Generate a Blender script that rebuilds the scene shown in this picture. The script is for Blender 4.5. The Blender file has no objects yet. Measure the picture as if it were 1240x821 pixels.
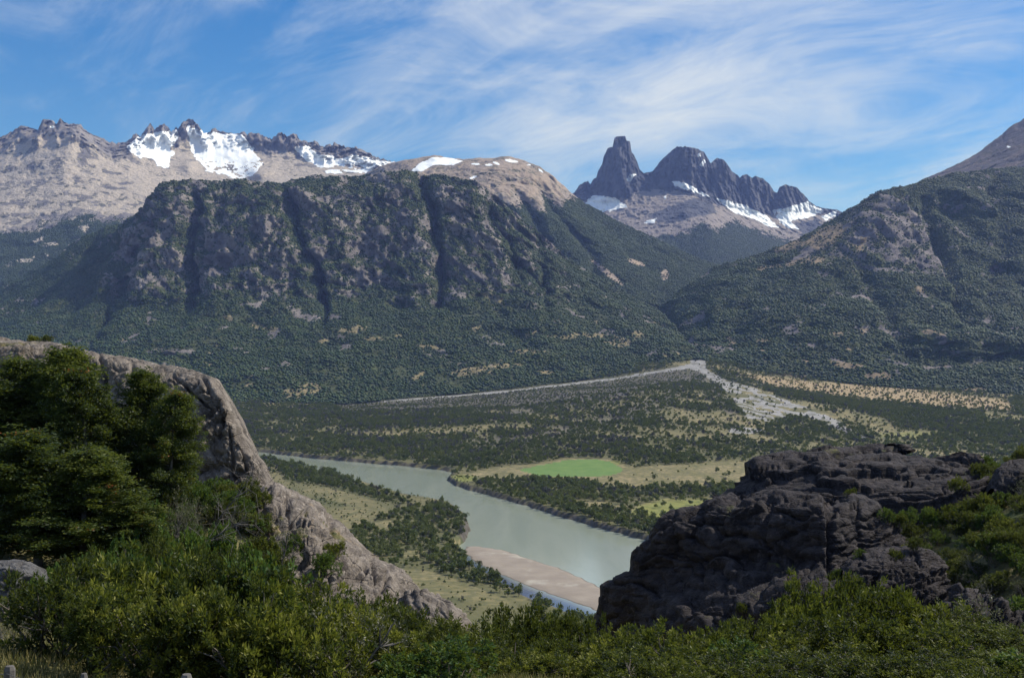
import bpy, math, random
import numpy as np
R = math.radians
rng = np.random.default_rng(7); random.seed(7)
scn = bpy.context.scene; COL = scn.collection
H = 150.0            # eye height above the river, metres
F = 1329.0           # focal length in photo pixels (photo 1240 wide)
HZ = 430.0           # horizon row in the photo
# ------------------------------------------------------------------ camera, sky, sun
cd = bpy.data.cameras.new('camera'); cam = bpy.data.objects.new('camera', cd); COL.objects.link(cam)
cam.location = (0, 0, H); cam.rotation_euler = (R(90), 0, 0)
cd.sensor_width = 36; cd.lens = 36*F/1240; cd.shift_y = 19.5/1240; cd.clip_start = .5; cd.clip_end = 40000
scn.camera = cam
CL1, CL2, CL3 = 14.9, 0.3, 13.76
SUN_EL, SUN_AZ = 46.0, 70.0         # azimuth clockwise from +Y (view direction): sun to the right and ahead
w = bpy.data.worlds.new('World'); scn.world = w; w.use_nodes = True
nt = w.node_tree; nt.nodes.clear()
def N(nt, t, **k):
    n = nt.nodes.new(t)
    for a, v in k.items():
        if a == 'ins':
            for i, x in v.items(): n.inputs[i].default_value = x
        else: setattr(n, a, v)
    return n
def LK(nt, a, b): nt.links.new(a, b)
def mth(nt, op, a, b=None, clamp=False):
    n = nt.nodes.new('ShaderNodeMath'); n.operation = op; n.use_clamp = clamp
    for i, x in enumerate((a, b)):
        if x is None: continue
        if isinstance(x, (int, float)): n.inputs[i].default_value = x
        else: nt.links.new(x, n.inputs[i])
    return n.outputs[0]
def mixc(nt, f, a, b, mode='MIX'):
    n = nt.nodes.new('ShaderNodeMix'); n.data_type = 'RGBA'; n.blend_type = mode
    for i, x in ((0, f), (6, a), (7, b)):
        if isinstance(x, (int, float)): n.inputs[i].default_value = x
        elif isinstance(x, tuple): n.inputs[i].default_value = (*x, 1) if len(x) == 3 else x
        else: nt.links.new(x, n.inputs[i])
    return n.outputs[2]
def ramp(nt, f, p0, p1, smooth=True):
    n = nt.nodes.new('ShaderNodeMapRange'); n.interpolation_type = 'SMOOTHSTEP' if smooth else 'LINEAR'
    nt.links.new(f, n.inputs[0]); n.inputs[1].default_value = p0; n.inputs[2].default_value = p1
    return n.outputs[0]
def noise_node(nt, vec, scale, detail=5, rough=.55, dist=0.0):
    n = nt.nodes.new('ShaderNodeTexNoise'); n.inputs['Scale'].default_value = scale; n.inputs['Detail'].default_value = detail
    n.inputs['Roughness'].default_value = rough; n.inputs['Distortion'].default_value = dist
    if vec is not None: nt.links.new(vec, n.inputs['Vector'])
    return n.outputs[0]
sky = N(nt, 'ShaderNodeTexSky', sky_type='NISHITA', sun_disc=False, sun_elevation=R(SUN_EL), sun_rotation=R(SUN_AZ),
        altitude=400, air_density=1.0, dust_density=.35, ozone_density=2.2)
tc = N(nt, 'ShaderNodeTexCoord'); sep = N(nt, 'ShaderNodeSeparateXYZ'); LK(nt, tc.outputs['Generated'], sep.inputs[0])
zz = mth(nt, 'ADD', mth(nt, 'MAXIMUM', sep.outputs[2], 0.0), .30)
comb = N(nt, 'ShaderNodeCombineXYZ'); LK(nt, mth(nt, 'DIVIDE', sep.outputs[0], zz), comb.inputs[0]); LK(nt, mth(nt, 'DIVIDE', sep.outputs[1], zz), comb.inputs[1])
def skymap(rot, sc, loc):
    a_ = N(nt, 'ShaderNodeMapping'); a_.inputs['Rotation'].default_value = (0, 0, R(rot)); LK(nt, comb.outputs[0], a_.inputs[0])
    b_ = N(nt, 'ShaderNodeMapping'); b_.inputs['Scale'].default_value = sc; b_.inputs['Location'].default_value = loc; LK(nt, a_.outputs[0], b_.inputs[0]); return b_.outputs[0]
streak = noise_node(nt, skymap(38, (.8, 2.6, 1), (CL1, 1.7, 0)), 1.25, 10, .60, .55)
wisp = noise_node(nt, skymap(30, (1.0, 1.7, 1), (CL2, 4.4, 0)), 3.0, 10, .68, 1.1)
patch = noise_node(nt, skymap(34, (.7, 1.0, 1), (CL3, 2.2, 0)), 1.0, 3, .45, .2)
cl = mth(nt, 'ADD', mth(nt, 'MULTIPLY', streak, .52), mth(nt, 'MULTIPLY', wisp, .48))
cl = mth(nt, 'ADD', cl, mth(nt, 'MULTIPLY', mth(nt, 'SUBTRACT', patch, .5), .9))
cl = mth(nt, 'MULTIPLY', ramp(nt, cl, .385, .80), .86)
hs = N(nt, 'ShaderNodeHueSaturation'); hs.inputs['Saturation'].default_value = 1.45; hs.inputs['Value'].default_value = 1.2; LK(nt, sky.outputs[0], hs.inputs['Color'])
skyc = mixc(nt, cl, mixc(nt, 1.0, hs.outputs[0], (.84, .97, 1.12), 'MULTIPLY'), (8.6, 9.1, 9.8))
bg = N(nt, 'ShaderNodeBackground'); bg.inputs[1].default_value = .09; LK(nt, skyc, bg.inputs[0])
wo = N(nt, 'ShaderNodeOutputWorld'); LK(nt, bg.outputs[0], wo.inputs[0])
sl = bpy.data.lights.new('sun', 'SUN'); sl.energy = 5.0; sl.angle = R(.53); sl.color = (1, .95, .87)
sun = bpy.data.objects.new('sun', sl); COL.objects.link(sun)
sun.rotation_euler = (R(90-SUN_EL), 0, R(180-SUN_AZ)); sun.location = (200, -50, 400)
vs = scn.view_settings; vs.view_transform = 'Standard'; vs.look = 'None'; vs.gamma = 1; vs.exposure = .06; vs.use_curve_mapping = False
scn.cycles.max_bounces = 5; scn.cycles.diffuse_bounces = 2; scn.cycles.glossy_bounces = 2; scn.cycles.transmission_bounces = 3; scn.cycles.volume_bounces = 0
scn.cycles.transparent_max_bounces = 4

# ------------------------------------------------------------------ numpy noise and helpers
_perm = rng.permutation(256).astype(np.int64); _perm = np.concatenate([_perm, _perm, _perm])
_g = rng.normal(size=(256, 3)); _g /= np.linalg.norm(_g, axis=1)[:, None]; _g = _g.astype(np.float32)
def noise3(x, y, z):
    x, y, z = np.broadcast_arrays(np.asarray(x, np.float32), np.asarray(y, np.float32), np.asarray(z, np.float32))
    xi, yi, zi = np.floor(x), np.floor(y), np.floor(z)
    xf, yf, zf = x-xi, y-yi, z-zi
    xi = xi.astype(np.int64) & 255; yi = yi.astype(np.int64) & 255; zi = zi.astype(np.int64) & 255
    u, v, s = [t*t*t*(t*(t*6-15)+10) for t in (xf, yf, zf)]
    out = 0
    for dx in (0, 1):
        wx = u if dx else 1-u
        px = _perm[xi+dx]
        for dy in (0, 1):
            wy = v if dy else 1-v
            py = _perm[px+yi+dy]
            for dz in (0, 1):
                g = _g[_perm[py+zi+dz]]
                out = out + wx*wy*(s if dz else 1-s)*(g[..., 0]*(xf-dx)+g[..., 1]*(yf-dy)+g[..., 2]*(zf-dz))
    return out*1.5
def fbm(x, y, z, o=4, gain=.5, ridged=False):
    a, t, f = 1.0, 0, 1.0; s = 0
    for i in range(o):
        n = noise3(x*f+17.3*i, y*f-9.1*i, z*f+4.7*i)
        t = t + a*((1-2*np.abs(n)) if ridged else n); s += a; a *= gain; f *= 2.03
    return t/s
def sstep(a, b, x): t = np.clip((x-a)/(b-a), 0, 1); return t*t*(3-2*t)
def inpoly(px, py, poly):
    px = np.asarray(px); c = np.zeros(px.shape, bool); n = len(poly); j = n-1
    for i in range(n):
        xi, yi = poly[i]; xj, yj = poly[j]
        if yi != yj: c ^= ((yi > py) != (yj > py)) & (px < (xj-xi)*(py-yi)/(yj-yi)+xi)
        j = i
    return c
def sdist(px, py, poly, closed=True):        # signed distance, negative inside
    d = np.full(np.shape(px), 1e9); n = len(poly)
    for i in range(n if closed else n-1):
        ax, ay = poly[i]; bx, by = poly[(i+1) % n]; ex, ey = bx-ax, by-ay
        t = np.clip(((px-ax)*ex+(py-ay)*ey)/max(ex*ex+ey*ey, 1e-9), 0, 1)
        d = np.minimum(d, np.hypot(px-ax-t*ex, py-ay-t*ey))
    return np.where(inpoly(px, py, poly), -d, d) if closed else d
def unproj(px, py, Y): return (px-620)/F*Y, Y, H+(HZ-py)/F*Y
def proj(x, y, z): return 620+F*x/y, HZ-F*(z-H)/y
def flat(px, py, z=0.0):                      # pixel on a level plane -> world x, y
    Y = (H-z)*F/(np.asarray(py, float)-HZ); return (np.asarray(px, float)-620)/F*Y, Y
class TPS:
    def __init__(s, pts):
        p = np.array(pts, float); s.c = p[:, :2]; n = len(p); s.k = np.abs(s.c).max()
        c = s.c/s.k; K = s.U(np.hypot(c[:, None, 0]-c[None, :, 0], c[:, None, 1]-c[None, :, 1]))+np.eye(n)*1e-5
        A = np.zeros((n+3, n+3)); A[:n, :n] = K; A[:n, n] = 1; A[:n, n+1:] = c; A[n, :n] = 1; A[n+1:, :n] = c.T
        s.w = np.linalg.solve(A, np.concatenate([p[:, 2], [0, 0, 0]])); s.n = n
    def U(s, r): return np.where(r > 0, r*r*np.log(np.maximum(r, 1e-9)), 0)
    def __call__(s, x, y):
        x = np.asarray(x, float)/s.k; y = np.asarray(y, float)/s.k; o = s.w[s.n]+s.w[s.n+1]*x+s.w[s.n+2]*y
        for i in range(s.n): o = o+s.w[i]*s.U(np.hypot(x-s.c[i, 0]/s.k, y-s.c[i, 1]/s.k))
        return o
# ------------------------------------------------------------------ mesh helpers
def mesh_from(name, V, Fc, attrs=None, smooth=True):
    me = bpy.data.meshes.new(name); V = np.ascontiguousarray(V, np.float32); Fc = np.ascontiguousarray(Fc, np.int32)
    k = Fc.shape[1]; nf = len(Fc)
    me.vertices.add(len(V)); me.vertices.foreach_set('co', V.ravel())
    me.loops.add(nf*k); me.loops.foreach_set('vertex_index', Fc.ravel())
    me.polygons.add(nf); me.polygons.foreach_set('loop_start', np.arange(0, nf*k, k, dtype=np.int32))
    me.update(calc_edges=True)
    if smooth: me.polygons.foreach_set('use_smooth', np.ones(nf, bool))
    for n, a in (attrs or {}).items():
        a = np.asarray(a, np.float32)
        if a.ndim == 1: at = me.attributes.new(n, 'FLOAT', 'POINT'); at.data.foreach_set('value', a)
        else:
            at = me.attributes.new(n, 'FLOAT_COLOR', 'POINT'); b = np.ones((len(a), 4), np.float32); b[:, :a.shape[1]] = a
            at.data.foreach_set('color', b.ravel())
    me.validate(); return me
def link(name, me, mat=None, parent=None, **props):
    o = bpy.data.objects.new(name, me)
    if mat is not None and me is not None:
        if not me.materials: me.materials.append(mat)
    COL.objects.link(o)
    if parent is not None: o.parent = parent
    for k, v in props.items(): o[k] = v
    return o
def gridfaces(nv, nu):
    i = np.arange(nv*nu).reshape(nv, nu)
    return np.stack([i[:-1, :-1], i[:-1, 1:], i[1:, 1:], i[1:, :-1]], -1).reshape(-1, 4)
def tube(pts, rad, n=6):
    pts = np.asarray(pts, float); m = len(pts); rad = np.broadcast_to(rad, m)
    t = np.gradient(pts, axis=0); t /= np.linalg.norm(t, axis=1)[:, None]+1e-9
    a = np.where(np.abs(t[:, 2:3]) < .9, [[0, 0, 1.]], [[1., 0, 0]]); u = np.cross(t, a); u /= np.linalg.norm(u, axis=1)[:, None]+1e-9; v = np.cross(t, u)
    ang = np.arange(n)*2*math.pi/n
    V = (pts[:, None]+rad[:, None, None]*(np.cos(ang)[None, :, None]*u[:, None]+np.sin(ang)[None, :, None]*v[:, None])).reshape(-1, 3)
    i = np.arange(m*n).reshape(m, n)
    Fc = np.stack([i[:-1], np.roll(i, -1, 1)[:-1], np.roll(i, -1, 1)[1:], i[1:]], -1).reshape(-1, 4)
    return V, Fc
class Acc:
    def __init__(s): s.V, s.F, s.n = [], [], 0
    def add(s, V, Fc): s.V.append(V); s.F.append(np.asarray(Fc)+s.n); s.n += len(V)
    def mesh(s, name, **k): return mesh_from(name, np.concatenate(s.V), np.concatenate(s.F), **k)
def unit(a): return a/(np.linalg.norm(a, axis=-1, keepdims=True)+1e-9)
def leaves(C, D, L, W, r, flatness=0.0):
    """diamond leaves: base C, direction D, length L, width W"""
    n = len(C); D = unit(D); rnd = r.normal(size=(n, 3)); rnd[:, 2] += 0
    S = unit(np.cross(D, rnd)); 
    if flatness > 0:
        S2 = unit(np.cross(D, np.tile([0, 0, 1.], (n, 1))+r.normal(size=(n, 3))*.25)); S = unit(S*(1-flatness)+S2*flatness)
    Nn = np.cross(S, D); L = np.broadcast_to(L, n)[:, None]; W = np.broadcast_to(W, n)[:, None]
    V = np.stack([C, C+D*L*.5+S*W*.5+Nn*L*.06, C+D*L, C+D*L*.5-S*W*.5+Nn*L*.06], 1).reshape(-1, 3)
    return V, np.arange(4*n).reshape(n, 4)
# ------------------------------------------------------------------ materials
def newmat(name):
    m = bpy.data.materials.new(name); m.use_nodes = True; nt = m.node_tree; nt.nodes.clear()
    out = nt.nodes.new('ShaderNodeOutputMaterial'); b = nt.nodes.new('ShaderNodeBsdfPrincipled'); b.inputs['Roughness'].default_value = .9
    b.inputs['Specular IOR Level'].default_value = .2
    nt.links.new(b.outputs[0], out.inputs[0]); return m, nt, b, out
def geo_pos(nt): return nt.nodes.new('ShaderNodeNewGeometry').outputs['Position']
def attr(nt, name): n = nt.nodes.new('ShaderNodeAttribute'); n.attribute_name = name; return n
def scaled(nt, vec, s, rot=(0, 0, 0)):
    n = nt.nodes.new('ShaderNodeMapping'); n.inputs['Scale'].default_value = s; n.inputs['Rotation'].default_value = rot; nt.links.new(vec, n.inputs[0]); return n.outputs[0]
def bump(nt, b, h, dist, strength=1.0):
    n = nt.nodes.new('ShaderNodeBump'); n.inputs['Distance'].default_value = dist; n.inputs['Strength'].default_value = strength
    nt.links.new(h, n.inputs['Height']); nt.links.new(n.outputs[0], b.inputs['Normal'])
def mat_mountain(name, rockA, rockB, tanA, tanB, floor=(.030, .042, .018), sc=1.0):
    m, nt, b, out = newmat(name); P = geo_pos(nt); A = attr(nt, 'mask'); s = nt.nodes.new('ShaderNodeSeparateColor'); nt.links.new(A.outputs['Color'], s.inputs[0])
    big = noise_node(nt, scaled(nt, P, (.012*sc, .006*sc, .005*sc)), 1, 8, .65); fine = noise_node(nt, P, .06*sc, 6, .65); strat = noise_node(nt, scaled(nt, P, (.01*sc, .01*sc, .09*sc), (.1, .12, 0)), 1, 5, .6)
    rock = mixc(nt, ramp(nt, big, .35, .65), rockA, rockB)
    rock = mixc(nt, mth(nt, 'MULTIPLY', ramp(nt, strat, .5, .72), .5), rock, tuple(c*.55 for c in rockA))
    tan = mixc(nt, ramp(nt, fine, .35, .65), tanA, tanB)
    flr = mixc(nt, ramp(nt, fine, .35, .65), floor, tuple(c*1.9 for c in floor))
    jit = mth(nt, 'MULTIPLY', mth(nt, 'SUBTRACT', fine, .5), .9)
    c = mixc(nt, ramp(nt, mth(nt, 'ADD', s.outputs[0], jit), .38, .62), flr, rock)
    c = mixc(nt, ramp(nt, mth(nt, 'ADD', s.outputs[1], jit), .38, .62), c, tan)
    sn = ramp(nt, mth(nt, 'ADD', s.outputs[2], mth(nt, 'MULTIPLY', jit, .8)), .44, .56)
    c = mixc(nt, sn, c, (.86, .89, .93))
    nt.links.new(c, b.inputs['Base Color'])
    bump(nt, b, mth(nt, 'MULTIPLY', fine, mth(nt, 'SUBTRACT', 1.15, sn)), 14/sc, .8)
    return m
def mat_simple(name, A, B, scale, rough=.9, bdist=0, extra=None, detail=6):
    m, nt, b, out = newmat(name); P = geo_pos(nt); n = noise_node(nt, P, scale, detail, .62)
    c = mixc(nt, ramp(nt, n, .32, .68), A, B)
    if extra: c = mixc(nt, ramp(nt, noise_node(nt, P, extra[1], 5, .6), extra[2], extra[3]), c, extra[0])
    nt.links.new(c, b.inputs['Base Color']); b.inputs['Roughness'].default_value = rough
    if bdist: bump(nt, b, n, bdist, .9)
    return m
def mat_leaf(name, cols, trans=.25, dead=None, pos=None, orand=.45):
    """cols: dark, mid, light; per-leaf variation from the 'var' attribute, per-plant from Object Info random"""
    m, nt, b, out = newmat(name); a = attr(nt, 'var').outputs['Fac']; oi = nt.nodes.new('ShaderNodeObjectInfo').outputs['Random']
    f = mth(nt, 'ADD', a, mth(nt, 'MULTIPLY', mth(nt, 'SUBTRACT', oi, .5), orand), True)
    if pos: f = mth(nt, 'ADD', f, mth(nt, 'MULTIPLY', mth(nt, 'SUBTRACT', noise_node(nt, geo_pos(nt), pos, 5, .6), .5), 1.3), True)
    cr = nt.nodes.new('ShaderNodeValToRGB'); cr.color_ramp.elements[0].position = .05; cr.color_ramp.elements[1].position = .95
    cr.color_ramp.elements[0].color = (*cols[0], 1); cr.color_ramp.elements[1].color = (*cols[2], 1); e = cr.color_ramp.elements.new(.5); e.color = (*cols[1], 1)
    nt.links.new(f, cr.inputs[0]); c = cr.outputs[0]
    if dead: c = mixc(nt, ramp(nt, a, .972, .974), c, dead)
    nt.links.new(c, b.inputs['Base Color']); b.inputs['Roughness'].default_value = .55; b.inputs['Specular IOR Level'].default_value = .25
    if trans:
        t = nt.nodes.new('ShaderNodeBsdfTranslucent'); nt.links.new(mixc(nt, .5, c, (.25, .30, .03)), t.inputs[0])
        mx = nt.nodes.new('ShaderNodeMixShader'); mx.inputs[0].default_value = trans; nt.links.new(b.outputs[0], mx.inputs[1]); nt.links.new(t.outputs[0], mx.inputs[2]); nt.links.new(mx.outputs[0], out.inputs[0])
    return m
M = {}
M['center'] = mat_mountain('mountain_center', (.115, .104, .104), (.265, .232, .21), (.30, .24, .13), (.20, .17, .09), floor=(.040, .048, .019))
M['right'] = mat_mountain('mountain_right', (.11, .10, .105), (.23, .20, .19), (.29, .22, .14), (.20, .155, .10), floor=(.040, .048, .019))
M['dome'] = mat_mountain('mountain_dome', (.22, .185, .165), (.36, .30, .25), (.40, .31, .24), (.31, .25, .20), sc=.7)
M['range'] = mat_mountain('mountain_range', (.13, .12, .125), (.25, .225, .215), (.47, .40, .33), (.36, .315, .275), sc=.5)
M['castle'] = mat_mountain('mountain_castle', (.048, .052, .070), (.105, .105, .125), (.31, .265, .24), (.20, .175, .17), sc=.5)
M['peak'] = mat_mountain('mountain_peak', (.065, .06, .07), (.12, .105, .11), (.17, .135, .12), (.125, .10, .095), sc=.6)
# ------------------------------------------------------------------ mountains: lofted from ridge, cliff and foot lines placed at their real distances
def pchip_rows(rows, segs):
    n = len(rows); d = [rows[i+1]-rows[i] for i in range(n-1)]; s = [d[0]]
    for i in range(1, n-1):
        a, b = d[i-1], d[i]; s.append(np.where(a*b > 0, 2*a*b/np.where(a+b == 0, 1, a+b), 0))
    s.append(d[-1]); out = []
    for i in range(n-1):
        m = segs[i]
        for k in range(m if i < n-2 else m+1):
            t = k/m
            out.append(rows[i]*(2*t**3-3*t*t+1)+s[i]*(t**3-2*t*t+t)+rows[i+1]*(-2*t**3+3*t*t)+s[i+1]*(t**3-t*t))
    return np.array(out)
def smooth1(a, k):
    if k < 2: return a
    h = np.hanning(k+2)[1:-1]; h /= h.sum(); p = np.pad(a, k, mode='edge'); return np.convolve(p, h, 'same')[k:-k]
def loft(px0, px1, dpx, rows, segs, ysm=25, psm=None):
    pxs = np.arange(px0, px1+dpx, dpx); ZZ, YY = [], []
    for i, r in enumerate(rows):
        r = np.array(r, float); py = np.interp(pxs, r[:, 0], r[:, 1]); Y = smooth1(np.interp(pxs, r[:, 0], r[:, 2]), int(ysm/dpx))
        if i > 0: py = smooth1(py, int((psm or ysm)/dpx))
        ZZ.append(H+(HZ-py)/F*Y); YY.append(Y)
    Z = pchip_rows(ZZ, segs); Y = pchip_rows(YY, segs); X = (pxs[None]-620)/F*Y
    return X, Y, Z
def normals(X, Y, Z):
    P = np.stack([X, Y, Z], -1); n = np.cross(np.gradient(P, axis=1), np.gradient(P, axis=0)); n = unit(n); return np.where(n[..., 1:2] > 0, -n, n)
def finish_mountain(name, X, Y, Z, mask, mat, label, back=1200, drop=.55, smooth=True):
    """add the far side behind the crest, build the mesh"""
    bx, by, bz = [], [], []
    for k in (1.0, .5, .2):
        bx.append(X[0]); by.append(Y[0]+back*k); bz.append(np.maximum(Z[0]-back*k*drop-20*k, -5))
    nb = len(bx); X2 = np.concatenate([bx, X]); Y2 = np.concatenate([by, Y]); Z2 = np.concatenate([bz, Z])
    mk = np.concatenate([np.repeat(mask[:1], nb, 0), mask]); nv, nu = X2.shape
    me = mesh_from(name, np.stack([X2, Y2, Z2], -1).reshape(-1, 3), gridfaces(nv, nu), {'mask': mk.reshape(-1, 3)}, smooth)
    return link(name, me, mat, kind='structure', label=label)
FOREST = []      # lists of (xyz, scale) for the far forest
def scatter(X, Y, Z, dens, per_m2, smin, smax, r):
    """random points on a lofted surface, weighted by area and density"""
    P = np.stack([X, Y, Z], -1); a = P[:-1, :-1]; b = P[:-1, 1:]; c = P[1:, 1:]; d = P[1:, :-1]
    area = .5*np.linalg.norm(np.cross(c-a, d-b), axis=-1); de = .25*(dens[:-1, :-1]+dens[:-1, 1:]+dens[1:, 1:]+dens[1:, :-1])
    n = r.poisson(area*de*per_m2); idx = np.repeat(np.arange(n.size), n.ravel()); u, v = r.random(len(idx))[:, None], r.random(len(idx))[:, None]
    A, B, C_, D_ = [t.reshape(-1, 3)[idx] for t in (a, b, c, d)]
    p = (A*(1-u)+B*u)*(1-v)+(D_*(1-u)+C_*u)*v
    return p, smin+(smax-smin)*r.random(len(idx))**2.2
def blotch(px, py, poly, soft=3.0): return sstep(soft, -soft, sdist(px, py, poly))
def ell(px, py, cx, cy, rx, ry, rot=0):
    c, s = math.cos(R(rot)), math.sin(R(rot)); dx, dy = px-cx, py-cy; u, v = (dx*c+dy*s)/rx, (-dx*s+dy*c)/ry; return sstep(1.25, .75, np.hypot(u, v))

# --- front mountain in the middle
crest = [(-140, 400, 5200), (-60, 372, 5150), (0, 348, 5050), (40, 330, 4950), (100, 292, 4800), (150, 264, 4650), (180, 250, 4550), (192, 240, 4500), (205, 226, 4400), (222, 221, 4380), (240, 220, 4400), (300, 219, 4480), (340, 222, 4520),
         (360, 219, 4500), (380, 216, 4480), (420, 216, 4500), (470, 212, 4500), (490, 209, 4480), (510, 209, 4480), (540, 213, 4450), (575, 222, 4450), (600, 241, 4450), (620, 258, 4450), (660, 290, 4400), (700, 322, 4300), (750, 350, 4200), (795, 374, 4100), (821, 401, 3700), (842, 428, 3230), (850, 434, 3150), (900, 440, 3100)]
r1 = [(-140, 410, 4800), (0, 365, 4600), (100, 315, 4350), (160, 285, 4150), (205, 245, 4200), (300, 240, 4250), (420, 238, 4250), (540, 238, 4230), (620, 280, 4200), (700, 338, 4100), (795, 380, 4000), (842, 429.5, 3210), (900, 441, 3095)]
r2 = [(-140, 425, 4000), (0, 400, 3900), (100, 385, 3750), (160, 372, 3700), (230, 362, 3780), (320, 352, 3720), (420, 350, 3740), (540, 350, 3780), (640, 360, 3750), (720, 378, 3700), (795, 400, 3600), (842, 431.5, 3185), (900, 442, 3090)]
r3 = [(-140, 450, 3200), (0, 440, 3200), (150, 430, 3180), (300, 428, 3150), (450, 428, 3180), (600, 422, 3280), (700, 418, 3350), (780, 420, 3330), (842, 433, 3165), (900, 443.5, 3085)]
r4 = [(-140, 487, 2640), (0, 486, 2650), (300, 488, 2640), (420, 489, 2690), (600, 472, 2890), (740, 456, 3040), (842, 435, 3140), (900, 445, 3080)]
X, Y, Z = loft(-140, 900, 1.7, [crest, r1, r2, r3, r4], [14, 62, 46, 38], 30)
px, py = proj(X, Y, Z)
cl = sstep(195, 235, py)*sstep(400, 345, py)*sstep(60, 160, px)*sstep(800, 640, px)          # the cliff belt
fade = np.minimum(1, np.linspace(1, 0, X.shape[0])[:, None]*6)
gul = 0
for line, wd, dp in (([(236, 232), (228, 300), (234, 365)], 11, 130), ([(346, 232), (362, 280), (380, 330), (392, 385)], 9, 120), ([(512, 214), (520, 260), (532, 310), (528, 370)], 10, 130),
                    ([(655, 290), (662, 330), (660, 370)], 9, 80), ([(590, 250), (618, 300), (650, 350)], 8, 60), ([(160, 300), (140, 360), (110, 420)], 12, 70)):
    L = np.array(line, float); lx = np.interp(py, L[:, 1], L[:, 0])+16*fbm(px*0, py/30, py*0+dp*.37, 4); t = sstep(L[0, 1]-12, L[0, 1]+10, py)*sstep(L[-1, 1]+25, L[-1, 1]-15, py)
    gul = gul+dp*t*np.exp(-(np.abs(px-lx)/(wd*.72*(.9+.6*fbm(px*0, py/25, dp, 2))))**1.4)*(.85+.5*fbm(px/30, py/18, dp, 2))
dY = gul*1.35-210*fbm(X/420, Y/900, Z/900, 3)-cl*105*fbm((X+.45*Z)/150, Y/300, (Z-.2*X)/190, 5, .6, True)-cl*40*fbm(X/34, Y/40, Z/30, 4, .62)-34*fbm(X/160, Y/160, Z/160, 4)-85*sstep(330, 400, py)*fbm(X/330+3, Y/420, Z/300, 4, .55, True)
dY = dY*np.clip(fade, 0, 1)*sstep(488, 455, py)
Y = Y+dY; X = X*1.0; Z = Z+14*fbm(X/60, Y/60, Z/60, 3)*sstep(485, 440, py)
px, py = proj(X, Y, Z); nn = normals(X, Y, Z)
steep = sstep(.80, .45, nn[..., 2])
rk = cl*(.45+1.05*fbm((X+.5*Z)/95, Y/160, (Z-.25*X)/130, 6, .66)+.35*fbm(X/28, Y/50, Z/40, 4, .6)+.42*(steep-.45))-gul/170+sstep(.11, .36, fbm(X/110+9, Y/150, Z/110, 5, .6))*.75*sstep(478, 440, py)
rk = np.clip(rk, 0, 1)
tn = np.zeros_like(px); wx = px+16*fbm(X/60, Y/60, 3.3, 4, .6); wy = py+7*fbm(X/60, Y/60, 8.8, 4, .6)
for e in ((368, 473, 24, 8, -10), (585, 448, 48, 5, -8), (505, 457, 14, 4, -25), (640, 426, 30, 3, 0), (752, 414, 20, 6, 0), (700, 407, 40, 2.5, 0), (772, 405, 10, 5, 0), (600, 362, 16, 5, 28), (450, 412, 12, 3, 0), (520, 421, 14, 3, 8), (275, 385, 10, 3, 20), (40, 300, 12, 6, 30), (430, 398, 20, 4, -10), (320, 398, 14, 4, 15), (665, 452, 12, 3, 0), (250, 440, 14, 2.5, 5)): tn = np.maximum(tn, ell(wx, wy, *e))
tn = np.maximum(tn, .9*sstep(.22, .40, fbm(X/70+5, Y/80, Z/45, 5, .62))*sstep(370, 395, py)*sstep(480, 465, py))
tn = np.clip(tn*(.80+1.3*fbm(X/26, Y/30, Z/20, 4, .62)), 0, 1)
mask = np.stack([rk, tn, 0*rk], -1)
center_obj = finish_mountain('forested_mountain', X, Y, Z, mask, M['center'], 'broad forested mountain with grey cliffs and dark gullies rising behind the valley', smooth=False)
fd = np.clip(1-1.4*rk, .05, 1)*(1-.88*tn)*sstep(-200, -100, px)
pc = fbm(X/85, Y/85, Z/85, 4, .6); pw = sstep(-.42, .02, pc+.2*fbm(X/30, Y/30, Z/30, 2))
FOREST.append(scatter(X, Y, Z, fd*(.16+.94*pw), 1/20., .24, .85, rng))

# --- brown dome with snow behind it
crest = [(420, 220, 7000), (440, 212, 6900), (470, 199, 6800), (490, 194, 6700), (505, 192, 6700), (514, 190, 6700), (526, 188, 6700), (545, 191, 6700), (562, 193, 6650), (577, 191, 6600), (594, 192, 6550), (613, 189, 6500), (632, 193, 6450), (652, 201, 6400), (669, 214, 6350), (688, 231, 6300), (710, 248, 6300), (760, 274, 6250), (800, 293, 6200), (850, 316, 6100), (900, 330, 6000)]
r1 = [(420, 232, 6700), (500, 210, 6350), (600, 205, 6150), (650, 220, 6050), (700, 262, 5950), (800, 310, 5850), (900, 345, 5700)]
r2 = [(420, 260, 6300), (500, 240, 5900), (600, 238, 5700), (680, 262, 5600), (740, 300, 5500), (800, 335, 5300), (900, 370, 5000)]
r3 = [(420, 320, 5400), (600, 310, 5100), (700, 335, 4950), (780, 365, 4700), (900, 395, 4300)]
X, Y, Z = loft(420, 900, 1.7, [crest, r1, r2, r3], [18, 34, 44], 30)
px, py = proj(X, Y, Z)
gul = sum(dp*np.exp(-((px-np.interp(py, l[1], l[0])-5*fbm(py/15, 1.3, dp, 2))/wd)**2)*sstep(l[1][0]-10, l[1][0]+14, py) for l, wd, dp in ((([628, 645, 665], [232, 260, 300]), 7, 80), (([655, 668, 690, 720], [225, 252, 275, 310]), 8, 110), (([720, 760, 800], [262, 300, 345]), 12, 60), (([600, 622, 650], [240, 270, 310]), 7, 70)))
Y = Y+gul-60*fbm(X/260, Y/260, Z/260, 5, .55)-45*fbm(X/90, Y/140, Z/200, 4, .6, True)*sstep(190, 215, py); Z = Z+6*fbm(X/40, Y/40, Z/40, 3)
px, py = proj(X, Y, Z)
tl = 250+.20*(px-600)+16*fbm(X/90, Y/90, Z/200, 4)-sstep(660, 700, px)*28+gul*-.22    # tree line row
fr = sstep(-7, 7, py-tl)
rk = np.clip(.35+.9*fbm(X/110, Y/110, Z/110, 5, .6)+.55*sstep(22, 0, np.abs(py-tl)), 0, 1)*(1-fr)
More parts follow.
